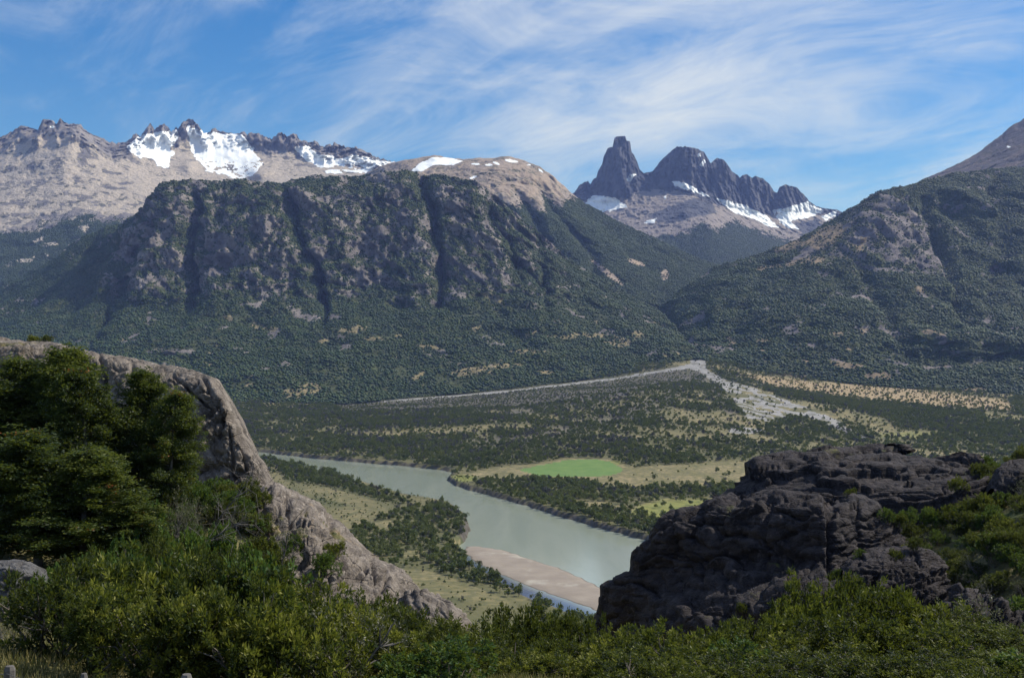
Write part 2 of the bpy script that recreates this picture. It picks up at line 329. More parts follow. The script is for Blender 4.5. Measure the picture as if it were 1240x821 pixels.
tn = (1-fr)*np.clip(1-rk*1.1, 0, 1)
sn = np.maximum.reduce([blotch(px, py, [(495, 209), (508, 197), (524, 190), (540, 190), (563, 195), (548, 201), (526, 200), (512, 208)], 3), ell(px, py, 619, 195, 9, 2, 8), ell(px, py, 601, 198, 5, 1.6, 20), ell(px, py, 576, 199, 6, 1.4), ell(px, py, 640, 200, 3, 1.3), ell(px, py, 655, 207, 4, 1.4, 40), ell(px, py, 573, 215, 5, 1.6, -20), ell(px, py, 592, 200, 5, 1.4)])
sn = sn*(.8+.5*fbm(X/50, Y/50, Z/50, 3)); tn = np.clip(tn+.0, 0, 1)
tn2 = np.maximum(ell(px, py, 770, 318, 12, 3, 20), np.maximum(ell(px, py, 735, 330, 26, 3.5, 38), ell(px, py, 805, 333, 5, 7)))*.9; fr = fr*(1-tn2)
finish_mountain('domed_mountain', X, Y, Z, np.stack([rk, np.maximum(tn, tn2), np.clip(sn, 0, 1)], -1), M['dome'], 'bare brown domed mountain with thin snow patches and a forested flank', smooth=False)
FOREST.append(scatter(X, Y, Z, fr*sstep(420, 560, px)*(.25+.85*sstep(-.4, .0, fbm(X/90, Y/90, Z/90, 4, .6))), 1/34., .3, .9, rng))

# --- snowy range at the left
crest_px = [(-140, 190), (-60, 176), (-20, 170), (0, 167), (10, 162), (26, 152), (34, 154), (46, 157), (51, 145), (56, 144), (65, 147), (68, 150), (73, 143.6), (79, 149), (85, 151), (97, 151), (107, 161), (118, 165), (130, 171), (143, 174), (152, 173), (158.5, 167.5), (165, 161), (171, 166), (177, 155.6), (182, 149), (187, 158), (193, 152), (198.6, 150.5), (203, 155), (207, 160), (212, 153), (216, 156), (222, 147), (227, 143.6), (234, 146), (240, 150.5), (243, 156), (249, 160.7), (260, 157), (273, 160), (287, 161.5), (299, 162), (309, 161.5), (321, 166), (333, 166), (341, 161.5), (350, 165), (357, 163), (364, 167.5), (370, 171), (382, 172), (388, 178), (396, 175), (409, 174), (419, 179), (427, 178), (439, 181.5), (453, 190), (470, 195), (485, 197), (520, 205), (580, 215)]
jag = lambda x: 1.6*math.sin(x*1.9)+1.1*math.sin(x*3.7+1)
cx = np.arange(-140, 581, 1.5); cpy = np.interp(cx, *np.array(crest_px).T)
cpy = cpy+(1.3*noise3(cx/3.1, .5, .5)+.9*noise3(cx/1.7, 3.5, .5))*np.interp(cx, [0, 100, 150, 160, 250, 290, 460, 480], [1.2, 1.4, 1.6, 2.6, 2.2, 2.8, 2.6, .8])
crest = [(a, b, np.interp(a, [-140, 90, 150, 260, 300, 400, 480, 580], [8600, 8400, 9000, 9600, 9500, 9300, 9000, 8700])) for a, b in zip(cx, cpy)]
r1 = [(-140, 202, 8350), (0, 176, 8200), (50, 162, 8150), (90, 160, 8150), (130, 182, 8450), (165, 178, 8700), (200, 176, 8950), (240, 174, 9250), (290, 172, 9300), (320, 186, 9150), (350, 188, 9050), (400, 190, 8950), (440, 193, 8900), (480, 200, 8800), (580, 222, 8500)]
r2 = [(-140, 230, 7800), (0, 215, 7650), (80, 205, 7650), (150, 206, 8000), (220, 210, 8350), (300, 212, 8500), (330, 208, 8400), (400, 212, 8400), (480, 212, 8400), (580, 232, 8200)]
r3 = [(-140, 275, 7000), (0, 265, 6950), (100, 258, 6950), (170, 256, 7100), (260, 245, 7500), (400, 235, 7700), (580, 260, 7600)]
r4 = [(-140, 370, 5700), (0, 360, 5700), (150, 340, 5900), (260, 300, 6300), (400, 275, 6800), (580, 290, 6900)]
X, Y, Z = loft(-140, 580, 1.5, [crest, r1, r2, r3, r4], [14, 30, 36, 44], 18)
px, py = proj(X, Y, Z); top = sstep(0, 10, np.arange(X.shape[0]))[:, None]*np.ones_like(X)
crow = np.interp(px[0], cx, cpy)[None]; below = py-crow
Y0c = Y.copy(); tower = sstep(26, 10, below)*np.interp(px, [0, 140, 160, 250, 270, 300, 310, 460, 480], [.5, .5, 1, 1, .35, .8, 1, 1, .1])
Y = Y-90*fbm(X/500, Y/500, Z/500, 4)-60*fbm(X/170, Y/260, Z/330, 5, .6, True)*(.45+.55*tower)-260*tower*fbm(X/75, Y/200, Z/330, 4, .6, True)-60*sstep(240, 260, py)*fbm(X/200, Y/200, Z/500, 4, .5, True)
Y = Y-34*fbm(X/55, Y/70, Z/60, 4, .62)
# rocky knobs casting blue shade
for kx, ky, kw, kd in ((312, 208, 16, 260), (228, 200, 12, 180), (335, 192, 40, 120)): Y = Y-kd*np.exp(-((px-kx)/kw)**2-((py-ky)/10)**2)
kk = Y/Y0c; X = X*kk; Z = H+(Z-H)*kk
px, py = proj(X, Y, Z)
wob = fbm(X/110, Y/110, Z/110, 5, .6); wpx = px+6*wob; wpy = py+5*fbm(X/90+4, Y/90, Z/90, 4, .6)
A = [(153, 178), (165, 166), (176, 163), (188, 162), (215, 156), (216, 168), (207, 180), (204, 204), (192, 202), (184, 192), (166, 192), (160, 185)]
B = [(226, 152), (250, 160), (292, 163), (303, 176), (314, 192), (319, 197), (306, 215), (285, 216), (252, 208), (236, 192), (229, 176)]
C2 = [(356, 177), (372, 177), (386, 188), (402, 188), (412, 192), (430, 188), (458, 193), (480, 198), (460, 208), (400, 214), (385, 203), (366, 192)]
sn = np.maximum.reduce([blotch(wpx, wpy, A, 2.5), blotch(wpx, wpy, B, 2.5)*np.clip(1.25-1.2*sstep(176, 206, py)*sstep(.0, .16, fbm(X/60, Y/90, Z/50, 5, .65)), 0, 1), blotch(wpx, wpy, C2, 3)*np.clip(1.05-.9*sstep(190, 206, py)*sstep(-.2, .15, wob), 0, 1), ell(px, py, 63, 154, 3, 1.5), ell(px, py, 205, 186, 7, 4)*.9])
tl = 268+22*fbm(X/150, Y/150, Z/400, 4)+np.interp(px, [-140, 0, 60, 110, 125, 150, 260], [22, 16, 4, -4, 8, 2, 10])
fr = sstep(-6, 6, py-tl)*sstep(200, 178, px)
rk = np.clip(.36+1.5*fbm(X/120, Y/120, Z/120, 6, .66)+.9*tower*(1-sn)+.5*sstep(18, 0, np.abs(py-tl))-.4*sstep(195, 225, py)*sstep(150, 190, px), 0, 1)*(1-fr)
cr = sstep(.12, .28, fbm(X/120+3, Y/120, Z/90, 4))*sstep(245, 270, py)*sstep(330, 310, py)*fr; fr = fr*(1-cr)
tn = np.clip((1-rk)*(1-fr)+cr, 0, 1)
finish_mountain('snowy_range', X, Y, Z, np.stack([rk, tn, np.clip(sn, 0, 1)], -1), M['range'], 'pale snowy mountain range with jagged rock towers and tan scree slopes', smooth=False)
FOREST.append(scatter(X, Y, Z, fr*sstep(-160, -60, px), 1/50., .35, .95, rng))

# --- castle-like rock spires behind the side valley
cp = [(640, 262), (680, 246), (690, 238), (696, 232.5), (703, 223), (712, 219), (715, 223), (718, 217.5), (722, 215), (724, 207), (729, 200), (731, 190), (734, 184), (735.5, 179), (742.6, 178.5), (743.2, 168), (747, 165.5), (757.4, 165), (758.4, 171), (763.5, 171), (764.2, 184), (768, 188), (771.5, 196), (774, 204), (778.6, 209.6), (790, 208), (797.6, 197.7), (807, 188), (815, 181), (821, 178), (832, 178), (842, 179.5), (853, 185), (857, 191.4), (860, 197), (863, 196), (868, 192), (876, 193), (882, 201), (886, 207), (896, 215), (897.5, 213), (905, 211), (911, 216), (915, 213), (923, 216), (932, 223), (937, 232), (941, 234), (944, 227), (951, 223.5), (965.5, 228), (973.5, 236), (980, 244), (989, 250), (999, 252.5), (1013, 254), (1030, 262), (1080, 280)]
cx = np.arange(640, 1081, 1.0); cpy = np.interp(cx, *np.array(cp).T)+1.5*noise3(cx/2.6, .5, 9.5)*np.interp(cx, [730, 742, 765, 775, 985, 1000], [1, .2, .2, 1, 1, .2])
crest = [(a, b, np.interp(a, [640, 700, 750, 790, 830, 900, 950, 1020, 1080], [10500, 10500, 10300, 10450, 10250, 10400, 10600, 10900, 11000])) for a, b in zip(cx, cpy)]
r1 = [(640, 272, 10200), (700, 240, 10200), (730, 238, 10020), (765, 226, 10000), (790, 222, 10150), (830, 226, 9950), (862, 240, 9950), (900, 250, 10150), (935, 255, 10300), (955, 249, 10350), (985, 254, 10700), (1013, 258, 10750), (1080, 286, 10800)]
r2 = [(640, 285, 9800), (700, 255, 9800), (740, 262, 9600), (790, 255, 9450), (830, 250, 9200), (860, 258, 9100), (900, 272, 9500), (945, 282, 9900), (1000, 275, 10200), (1080, 300, 10300)]
r3 = [(640, 300, 9200), (740, 285, 8950), (800, 282, 8700), (860, 285, 8400), (900, 292, 8700), (950, 300, 9200), (1000, 300, 9500), (1080, 315, 9600)]
r4 = [(640, 345, 7900), (780, 335, 7800), (860, 330, 7400), (920, 328, 7600), (1000, 330, 8000), (1080, 340, 8200)]
X, Y, Z = loft(640, 1080, .9, [crest, r1, r2, r3, r4], [64, 40, 30, 24], 14)
px, py = proj(X, Y, Z); cliff = np.linspace(0, 1, X.shape[0])[:, None]; rowi = np.arange(X.shape[0])[:, None]*np.ones_like(X); cliff = sstep(80, 62, rowi); Y0c = Y.copy()
Y = Y-150*cliff*fbm(X/75, Y/250, Z/380, 5, .62, True)-120*cliff*fbm(X/210, Y/400, Z/500, 3)-42*fbm(X/38, Y/60, Z/48, 4, .62)-70*(1-cliff)*fbm(X/240, Y/240, Z/240, 5, .55)-50*(1-cliff)*fbm(X/120, Y/160, Z/160, 4, .6, True)
# side walls: turn the tower and the blocks so that their left faces look away from the sun
for x0, amp in ((752, 330), (830, 300), (877, 200), (915, 120), (955, 180)):
    wdt = {752: 26, 830: 34, 877: 16, 915: 18, 955: 16}[x0]; t = np.clip((px-x0)/wdt, -1.2, 1.2); Y = Y-amp*cliff*np.where(t > .25, 0.35*(1.2-t), 0.3+.0*t+.55*np.clip(t-.25, -1.4, 0)+.55)*sstep(1.2, .9, np.abs(t))*.6
kk = Y/Y0c; X = X*kk; Z = H+(Z-H)*kk
px, py = proj(X, Y, Z); wob = fbm(X/100, Y/100, Z/100, 4, .6); wpx = px+4*wob; wpy = py+3*fbm(X/70, Y/70, Z/70+5, 4, .6)
sn = np.maximum.reduce([blotch(wpx, wpy, q, 2) for q in ([(702, 250), (718, 237), (746, 239), (760, 251), (730, 257)], [(812, 219), (826, 221), (846, 229), (860, 239), (852, 238), (836, 231), (818, 226)], [(866, 240), (882, 243), (906, 250), (926, 260), (944, 276), (934, 276), (914, 266), (890, 259)],
      [(935, 255), (955, 251), (978, 244), (988, 251), (1000, 256), (978, 264), (957, 268), (968, 277), (955, 277), (944, 270)], [(994, 262), (1014, 255), (1012, 262), (1000, 268)], [(758, 219), (763, 210), (770, 211), (765, 220)], [(846, 201), (852, 193), (855, 196), (850, 203)], [(843, 190), (848, 184), (849, 189)], [(778, 270), (795, 264), (792, 271)], [(803, 240), (808, 235), (806, 241)])])
sn = sn*np.clip(1.1-.7*sstep(.05, .4, wob), 0, 1)
tl = np.interp(px, [640, 780, 830, 850, 870, 890, 905, 940, 1000], [286, 290, 283, 272, 278, 268, 276, 288, 300])+13*fbm(X/70, Y/70, Z/200, 4)
fr = sstep(-4, 4, py-tl)
dk = np.maximum.reduce([blotch(wpx, wpy, [(786, 262), (815, 250), (840, 240), (862, 246), (866, 258), (842, 262), (815, 270), (795, 268)], 4), .9*blotch(wpx, wpy, [(955, 272), (990, 266), (1000, 275), (975, 284)], 3)])
rk = np.clip(np.maximum(cliff*1.2, dk)+.38+1.5*fbm(X/110, Y/110, Z/70, 6, .65)-.35*sstep(215, 240, py)*(1-dk)*(1-cliff), 0, 1)*(1-fr)
finish_mountain('castle_mountain', X, Y, Z, np.stack([rk, np.clip((1-rk)*(1-fr), 0, 1), np.clip(sn*(1-.0*fr), 0, 1)], -1), M['castle'], 'dark castle-like rock spires with snowfields above a scree spur', back=900, drop=.9, smooth=False)
FOREST.append(scatter(X, Y, Z, fr, 1/55., .35, .95, rng))

# --- brown peak behind the right mountain
cp = [(1040, 262), (1080, 236), (1110, 221), (1150, 203), (1172, 192), (1190, 180), (1200, 172), (1210, 165), (1222, 153), (1230, 150), (1240, 143), (1262, 128), (1290, 118), (1330, 108), (1380, 112)]
cx = np.arange(1040, 1381, 1.6); cpy = np.interp(cx, *np.array(cp).T)+1.0*noise3(cx/5, .5, 2.2)
crest = [(a, b, 7000) for a, b in zip(cx, cpy)]
r1 = [(1040, 270, 6700), (1110, 232, 6650), (1190, 195, 6500), (1240, 168, 6450), (1300, 150, 6400), (1380, 148, 6400)]
r2 = [(1040, 320, 5600), (1110, 270, 5600), (1190, 240, 5500), (1240, 225, 5450), (1380, 215, 5450)]
X, Y, Z = loft(1040, 1380, 1.6, [crest, r1, r2], [16, 46], 20)
Y = Y-70*fbm(X/260, Y/260, Z/260, 5)-70*fbm(X/110, Y/200, Z/160, 4, .6, True); px, py = proj(X, Y, Z)
rk = np.clip(.5+1.1*fbm(X/100, Y/100, Z/60, 5, .6)+.5*sstep(180, 165, py), 0, 1)
finish_mountain('bare_peak', X, Y, Z, np.stack([rk, 1-rk, .9*ell(px, py, 1221, 178, 3, 1.3)], -1), M['peak'], 'bare purple-brown peak rising behind the right forested mountain', smooth=False)

# --- forested mountain at the right
crest = [(780, 385, 4300), (800, 371, 4250), (815, 358, 4280), (835, 342, 4350), (860, 327, 4450), (900, 314, 4550), (950, 297, 4650), (985, 280, 4700), (1000, 270, 4720), (1015, 262, 4720), (1030, 252, 4700), (1040, 245, 4680), (1050, 238, 4660), (1062, 233, 4640), (1085, 229, 4680), (1110, 222, 4800), (1150, 212, 5000), (1190, 206, 5100), (1240, 204, 5200), (1310, 196, 5200), (1380, 190, 5200)]
r1 = [(780, 386, 4240), (800, 374, 4200), (860, 338, 4250), (950, 310, 4400), (1015, 275, 4450), (1060, 250, 4380), (1110, 246, 4480), (1190, 236, 4700), (1380, 225, 4800)]
r2 = [(780, 387, 4210), (802, 378, 4150), (860, 360, 3900), (950, 345, 3950), (1040, 330, 3900), (1120, 335, 3850), (1240, 330, 4050), (1380, 320, 4150)]
r3 = [(780, 389, 4190), (806, 384, 4100), (826, 405, 3600), (860, 410, 3480), (950, 408, 3350), (1100, 412, 3250), (1240, 418, 3200), (1380, 420, 3200)]
r4 = [(780, 392, 4170), (806, 388, 4080), (826, 410, 3560), (842, 430, 3200), (852, 435, 3140), (900, 447, 3040), (1000, 461, 2940), (1100, 471, 2840), (1240, 479, 2700), (1380, 484, 2640)]
X, Y, Z = loft(780, 1380, 1.7, [crest, r1, r2, r3, r4], [14, 44, 40, 34], 22)
px, py = proj(X, Y, Z); cl = blotch(px, py, [(1010, 268), (1050, 238), (1095, 236), (1125, 270), (1150, 330), (1150, 345), (1100, 330), (1055, 315), (1020, 300)], 14)
cl = np.maximum(cl, .75*blotch(px, py, [(955, 298), (985, 282), (1010, 266), (1040, 262), (1060, 330), (1020, 335), (985, 318), (950, 312)], 12))
lowc = blotch(px, py, [(1085, 425), (1160, 408), (1240, 402), (1380, 400), (1380, 440), (1240, 446), (1130, 452)], 8)
fade = np.clip(np.linspace(1, 0, X.shape[0])[:, None]*5, 0, 1)
Y = Y+fade*(-80*fbm(X/420, Y/800, Z/900, 3)-cl*75*fbm(X/110, Y/300, Z/330, 5, .55, True)-34*fbm(X/150, Y/150, Z/150, 4)-110*(1-cl)*fbm(X/330+8, Y/420, Z/330, 4, .55, True)-cl*26*fbm(X/28, Y/40, Z/40, 4))
Y = Y+fade*120*lowc*sstep(420, 440, py)-90*fade*np.exp(-((py-406-.06*(px-1100))/9)**2)*sstep(1060, 1110, px)
for ln, wd, dp in (([(1118, 240), (1150, 330), (1165, 400)], 8, 90), ([(1200, 215), (1215, 300), (1190, 390)], 12, 70), ([(930, 320), (900, 370), (880, 420)], 12, 60), ([(1035, 310), (1060, 360), (1080, 410)], 10, 60)):
    L = np.array(ln, float); Y = Y+dp*np.exp(-((px-np.interp(py, L[:, 1], L[:, 0]))/wd)**2)*sstep(L[0, 1]-10, L[0, 1]+20, py)*sstep(L[-1, 1]+20, L[-1, 1]-20, py)
Z = Z+12*fbm(X/60, Y/60, Z/60, 3)*sstep(480, 445, py); px, py = proj(X, Y, Z); nn = normals(X, Y, Z); steep = sstep(.8, .5, nn[..., 2])
rk = np.clip(cl*(.55+.75*fbm(X/70, Y/120, Z/180, 5, .6)+.4*fbm(X/25, Y/40, Z/50, 4)+.3*steep)+.8*sstep(.10, .34, fbm(X/100+2, Y/130, Z/100, 5, .6))*sstep(470, 440, py)+.55*lowc*sstep(-.05, .3, fbm(X/90, Y/90, Z/60, 4)), 0, 1)
wx = px+16*fbm(X/60, Y/60, 3.3, 4, .6); wy = py+7*fbm(X/60, Y/60, 8.8, 4, .6); tn = np.zeros_like(px)
for e in ((1000, 287, 28, 12, -25), (945, 322, 30, 3.5, -12), (985, 316, 18, 5, -6), (1042, 300, 5, 16, 10), (955, 300, 20, 6, -22), (1112, 352, 8, 5, 0), (1130, 402, 16, 3, 0), (925, 412, 12, 4, -10), (888, 414, 6, 5, 0), (1020, 442, 22, 4, 8), (1010, 405, 22, 2.5, -4), (1045, 400, 8, 4, 0), (1060, 455, 18, 4, 0), (1180, 472, 20, 3, 4), (960, 455, 14, 4, 0)): tn = np.maximum(tn, ell(wx, wy, *e))
tn = tn*np.clip(.75+.8*fbm(X/40, Y/40, Z/40, 3), 0, 1)
tn = np.maximum(tn, .9*sstep(.24, .42, fbm(X/70+5, Y/80, Z/45, 5, .62))*sstep(380, 400, py)*sstep(470, 455, py))
finish_mountain('wooded_mountain', X, Y, Z, np.stack([rk, tn, 0*rk], -1), M['right'], 'dark wooded mountain with a purple-grey rock face beside the stream canyon', smooth=False)
FOREST.append(scatter(X, Y, Z, np.clip(1-1.4*rk, .04, 1)*(1-tn)*(.16+.94*sstep(-.42, .02, fbm(X/85, Y/85, Z/85, 4, .6)+.2*fbm(X/30, Y/30, Z/30, 2)))*sstep(1400, 1330, px), 1/20., .24, .85, rng))
# ------------------------------------------------------------------ valley floor, river, gravel, meadow
def fl(px, py, z): x, y = flat(px, py, z); return (float(x), float(y), z)
def pt(px, py, Y): x, y, z = unproj(px, py, Y); return (x, y, z)
VP = [pt(-100, 486, 2660), pt(150, 487, 2650), pt(300, 488, 2640), pt(420, 489, 2690), pt(600, 472, 2890), pt(740, 456, 3040), pt(842, 435, 3140), pt(900, 447, 3040), pt(1000, 461, 2940), pt(1100, 471, 2840), pt(1240, 479, 2700), pt(1370, 484, 2640),
      pt(850, 470, 2500), pt(850, 500, 2010), pt(860, 528, 1700), pt(850, 550, 1530), pt(1100, 500, 2200), pt(1250, 500, 2250), pt(1000, 530, 1800), pt(700, 480, 2450), pt(640, 505, 2100), pt(500, 505, 2200), pt(300, 505, 2300), pt(500, 535, 1740),
      fl(1250, 540, 6), fl(1000, 556, 7), fl(700, 572, 6), fl(860, 585, 6), fl(620, 580, 5), fl(340, 548, 4), fl(440, 559, 4), fl(540, 569, 4), fl(250, 535, 5), fl(900, 620, 5), fl(1250, 580, 5), fl(780, 645, 4), fl(640, 606, 4), fl(1000, 700, 5),
      fl(340, 580, 6), fl(430, 610, 7), fl(500, 650, 7), fl(560, 690, 6), fl(600, 735, 8), fl(500, 720, 10), fl(400, 680, 9), fl(250, 600, 8), fl(560, 800, 14), fl(300, 760, 16), fl(800, 800, 8), fl(1100, 800, 8),
      (-1500, 3600, 120), (0, 3600, 160), (1500, 3600, 130), (-1700, 1800, 15), (1700, 1800, 20), (-500, 420, 40), (0, 400, 25), (500, 420, 40)]
vz = TPS(VP)
RIV = [(40, 527), (200, 537), (320, 547.5), (380, 555), (440, 560), (500, 565), (536, 569), (552, 573), (546, 577), (542, 581), (553, 588), (580, 596), (620, 607), (660, 619), (720, 637), (790, 656), (860, 676), (1000, 720), (1200, 790), (1000, 830), (800, 790), (735, 766), (690, 752), (640, 735), (610, 718), (582, 697), (556, 676), (550, 664), (563, 652), (567, 640), (562, 626), (545, 612), (520, 608), (490, 603), (466, 596), (440, 588), (400, 575), (345, 562), (320, 557), (200, 546), (40, 535)]
BAR = [(562, 660), (580, 660), (610, 664), (650, 677), (690, 690), (715, 702), (735, 712), (760, 728), (748, 744), (715, 737), (690, 728), (640, 711), (600, 693), (572, 679), (560, 670)]
rivw = [tuple(map(float, flat(a, b, 0))) for a, b in RIV]; barw = [tuple(map(float, flat(a, b, .6))) for a, b in BAR]
Yr = [430+140*F/y for y in (1,)]
pyl = np.concatenate([np.arange(765, 556, -1.25), np.arange(556, 500, -.5), np.arange(500, 481, -.3)]); Yrow = 140*F/(pyl-HZ)
pxc = np.concatenate([np.arange(120, 300, 6), np.arange(300, 1242, 1.5), np.arange(1244, 1345, 5)])
Yg = np.repeat(Yrow[:, None], len(pxc), 1); Xg = (pxc[None]-620)/F*Yg
def river_d(x, y): return sdist(x+2.5*noise3(x/11, y/14, .7), y+6*noise3(x/13, y/17, 5.1), rivw)
def ground(x, y, detail=True):
    z = vz(x, y); d = river_d(x, y)
    if detail: z = z+1.2*fbm(x/45, y/45, 2.2, 3)*sstep(5, 40, d)+6*fbm(x/260, y/260, 1.2, 2)*sstep(1500, 2100, y)
    z = np.maximum(z, 2.3); z = -2.5+(z+2.5)*sstep(-4, 2.5, d)
    return z, d
Zg, dR = ground(Xg, Yg); dB = sdist(Xg+2*noise3(Xg/9, Yg/9, 3.3), Yg+3*noise3(Xg/9, Yg/9, 7.3), barw)
Zg = np.where(dB < 6, np.maximum(Zg, -1.2+2.0*sstep(8, -10, dB)+.25*fbm(Xg/12, Yg/12, 4.4, 3)), Zg)
pxg, pyg = proj(Xg, Yg, Zg)
wv = fbm(Xg/60, Yg/90, 9.1, 4); w2 = fbm(Xg/22, Yg/33, 1.9, 4, .6); wpx = pxg+10*wv+4*w2; wpy = pyg+3.0*wv+1.2*w2
BRAID = [(836, 425), (850, 430), (856, 440), (854, 447), (880, 461), (912, 469), (962, 488), (1000, 500), (1022, 512), (1006, 516), (968, 503), (935, 511), (905, 507), (892, 492), (876, 472), (846, 450), (832, 446), (837, 438)]
GTOP = [(410, 490), (600, 474.5), (740, 458.5), (800, 448), (838, 440), (838, 446), (800, 451), (740, 460.5), (680, 468), (600, 476.5), (500, 484.5), (410, 491)]
gb = blotch(wpx, wpy, BRAID, 2.5)*sstep(-.38, .0, fbm(Xg/20+.01*Yg, Yg/70, 3.1, 4, .6)-.16+.6*sstep(476, 450, pyg)); gt = blotch(pxg+8*wv, pyg+1.2*w2, GTOP, 1.2)*sstep(-.5, -.1, w2+.3*sstep(560, 720, pxg))
ge = np.maximum(ell(wpx, wpy, 905, 522, 24, 4, 0)*.8, np.maximum(ell(wpx, wpy, 1042, 528, 9, 4), blotch(wpx, wpy, [(1000, 506), (1045, 526), (1038, 529), (1010, 518)], 2)))
grav = np.maximum.reduce([gb, gt, ge])
green = blotch(pxg+2*w2, pyg+.5*w2, [(628, 569), (650, 564), (684, 557.5), (706, 556), (722, 556), (738, 559), (757, 569), (742, 575), (715, 577.5), (655, 577)], .7)
ygreen = np.maximum(blotch(wpx, wpy, [(762, 622), (775, 612), (800, 605), (850, 604), (880, 612), (850, 622), (800, 630)], 3), np.maximum(ell(wpx, wpy, 742, 561, 14, 2.5)*.8, np.maximum(ell(pxg, pyg, 560, 579, 16, 4), .5*ell(wpx, wpy, 1100, 527, 40, 4))))
greyfan = blotch(wpx, wpy, [(400, 490), (600, 474), (740, 459), (838, 442), (850, 452), (880, 478), (895, 505), (880, 500), (860, 470), (838, 462), (740, 485), (620, 505), (560, 512), (640, 492), (560, 498), (420, 500)], 4)
greyfan = np.maximum(greyfan, blotch(wpx, wpy, [(560, 535), (700, 512), (800, 478), (838, 455), (845, 465), (810, 490), (730, 518), (600, 543)], 4)*.75)
reded = blotch(wpx, wpy, [(885, 449), (960, 460), (1100, 470), (1222, 484), (1228, 498), (1100, 490), (1010, 480), (930, 467)], 3)
bank = sstep(4.5, 1.5, dR)*sstep(-8, 0, dR)*sstep(12, 20, dB)
# valley trees
def valley_density(px, py, x, y):
    n1 = fbm(x/70+.02*y/3, y/120, 4.3, 4, .6); n2 = fbm(x/25, y/40, 7.7, 3); wx = px+9*n1+5*n2; wy = py+2.5*n1+1.5*n2
    d = .07+.50*sstep(-.20, .14, n1+.35*n2)                      # the fan: groves and dry strips
    def put(poly, val, soft=2.0):
        nonlocal d
        t = blotch(wx, wy, poly, soft); d = d*(1-t)+val*t
    put([(200, 486), (420, 493), (560, 500), (650, 505), (660, 530), (600, 560), (560, 572), (330, 552), (200, 540)], .22+.55*sstep(-.25, .15, n1+.35*n2))
    put([(430, 523), (560, 516), (640, 512), (645, 520), (560, 526), (440, 531)], .10, 1.5); put([(560, 536), (640, 528), (690, 520), (690, 526), (640, 535), (570, 541)], .2, 1.5)
    put([(400, 489), (600, 473), (740, 457), (845, 440), (850, 455), (760, 474), (640, 492), (560, 498), (420, 499)], .42)
    put([(660, 500), (760, 478), (835, 456), (850, 470), (800, 490), (720, 508)], .16+.22*sstep(-.1, .2, n2))
    put([(885, 448), (960, 460), (1100, 470), (1222, 484), (1228, 498), (1100, 490), (1010, 480), (930, 467)], .07); put([(965, 488), (1010, 492), (1060, 505), (1140, 525), (1080, 527), (1020, 508)], .12)
    put([(930, 470), (1010, 482), (1100, 492), (1240, 500), (1300, 500), (1300, 540), (1120, 535), (1060, 502), (1000, 488), (940, 478)], .72); put([(1060, 520), (1140, 522), (1130, 530), (1070, 529)], .06); put([(1190, 497), (1240, 503), (1240, 512), (1200, 508)], .1)
    put([(640, 538), (760, 529), (900, 534), (960, 540), (950, 556), (880, 557), (800, 561), (765, 566), (740, 557), (690, 554), (640, 560)], .35+.5*sstep(-.1, .2, n1))
    put([(556, 575), (600, 566), (640, 563), (690, 556), (735, 556), (770, 566), (880, 559), (960, 556), (980, 575), (900, 586), (840, 588), (760, 589), (690, 582), (600, 579)], .012, 1.0); put([(620, 570), (650, 562), (684, 555), (738, 556), (762, 569), (742, 578), (650, 580)], .0, 1.0)
    put([(574, 584), (640, 580), (720, 586), (790, 596), (870, 589), (920, 590), (890, 602), (830, 600), (760, 604), (735, 616), (740, 628), (800, 632), (880, 620), (870, 655), (800, 655), (700, 629), (640, 610), (600, 600)], .80, 1.5)
    put([(762, 622), (775, 612), (800, 605), (850, 604), (880, 612), (850, 622), (800, 630)], .07, 1.5); put([(690, 604), (740, 606), (745, 616), (700, 616)], .1)
    nb = py > np.interp(px, [300, 345, 400, 466, 545, 567, 553, 640, 760], [556, 562, 575, 596, 612, 640, 662, 724, 770]); nb &= (px < 640)
    d = np.where(nb, .20+.35*sstep(.0, .3, n1+.4*n2), d)
    put([(335, 562), (345, 561), (420, 579), (472, 598), (500, 606), (490, 612), (450, 604), (400, 590), (345, 582)], .8, 1.2)
    put([(425, 640), (470, 622), (505, 612), (535, 608), (562, 624), (570, 648), (556, 668), (600, 690), (634, 724), (605, 722), (560, 703), (520, 690), (470, 687), (428, 668)], .82, 1.5); put([(448, 632), (480, 628), (476, 640), (450, 642)], .1, 1); put([(485, 668), (510, 664), (515, 674), (490, 676)], .08, 1); put([(545, 652), (562, 656), (552, 666)], .1, 1)
    return np.clip(d, 0, 1)
scrub = valley_density(pxg, pyg, Xg, Yg); scrub = sstep(.05, .42, scrub)*(1-np.clip(green, 0, 1))
Fg = gridfaces(*Xg.shape); mk = np.stack([np.clip(greyfan, 0, 1), np.clip(ygreen, 0, 1), np.clip(bank, 0, 1)], -1).reshape(-1, 3); mk2 = np.clip(reded, 0, 1).ravel(); mk3 = scrub.ravel()
Vg = np.stack([Xg, Yg, Zg], -1).reshape(-1, 3)
def fmean(a): return a.ravel()[Fg].mean(1)
isbar = fmean(dB) < 1.0; isgr = (fmean(green) > .5) & ~isbar; isgv = (fmean(grav) > .5) & ~isbar & ~isgr
def submesh(name, sel, mat, label):
    f = Fg[sel]; u, inv = np.unique(f, return_inverse=True)
    me = mesh_from(name, Vg[u], inv.reshape(-1, 4), {'mask': mk[u], 'dry': mk2[u], 'scrub': mk3[u]}); return link(name, me, mat, kind='structure', label=label)
m, nt, b, out = newmat('valley_ground'); P = geo_pos(nt); s = nt.nodes.new('ShaderNodeSeparateColor'); nt.links.new(attr(nt, 'mask').outputs['Color'], s.inputs[0])
n1 = noise_node(nt, P, .02, 6, .6); n2 = noise_node(nt, P, .15, 6, .65); n3 = noise_node(nt, scaled(nt, P, (.05, .018, .05)), 1, 6, .65)
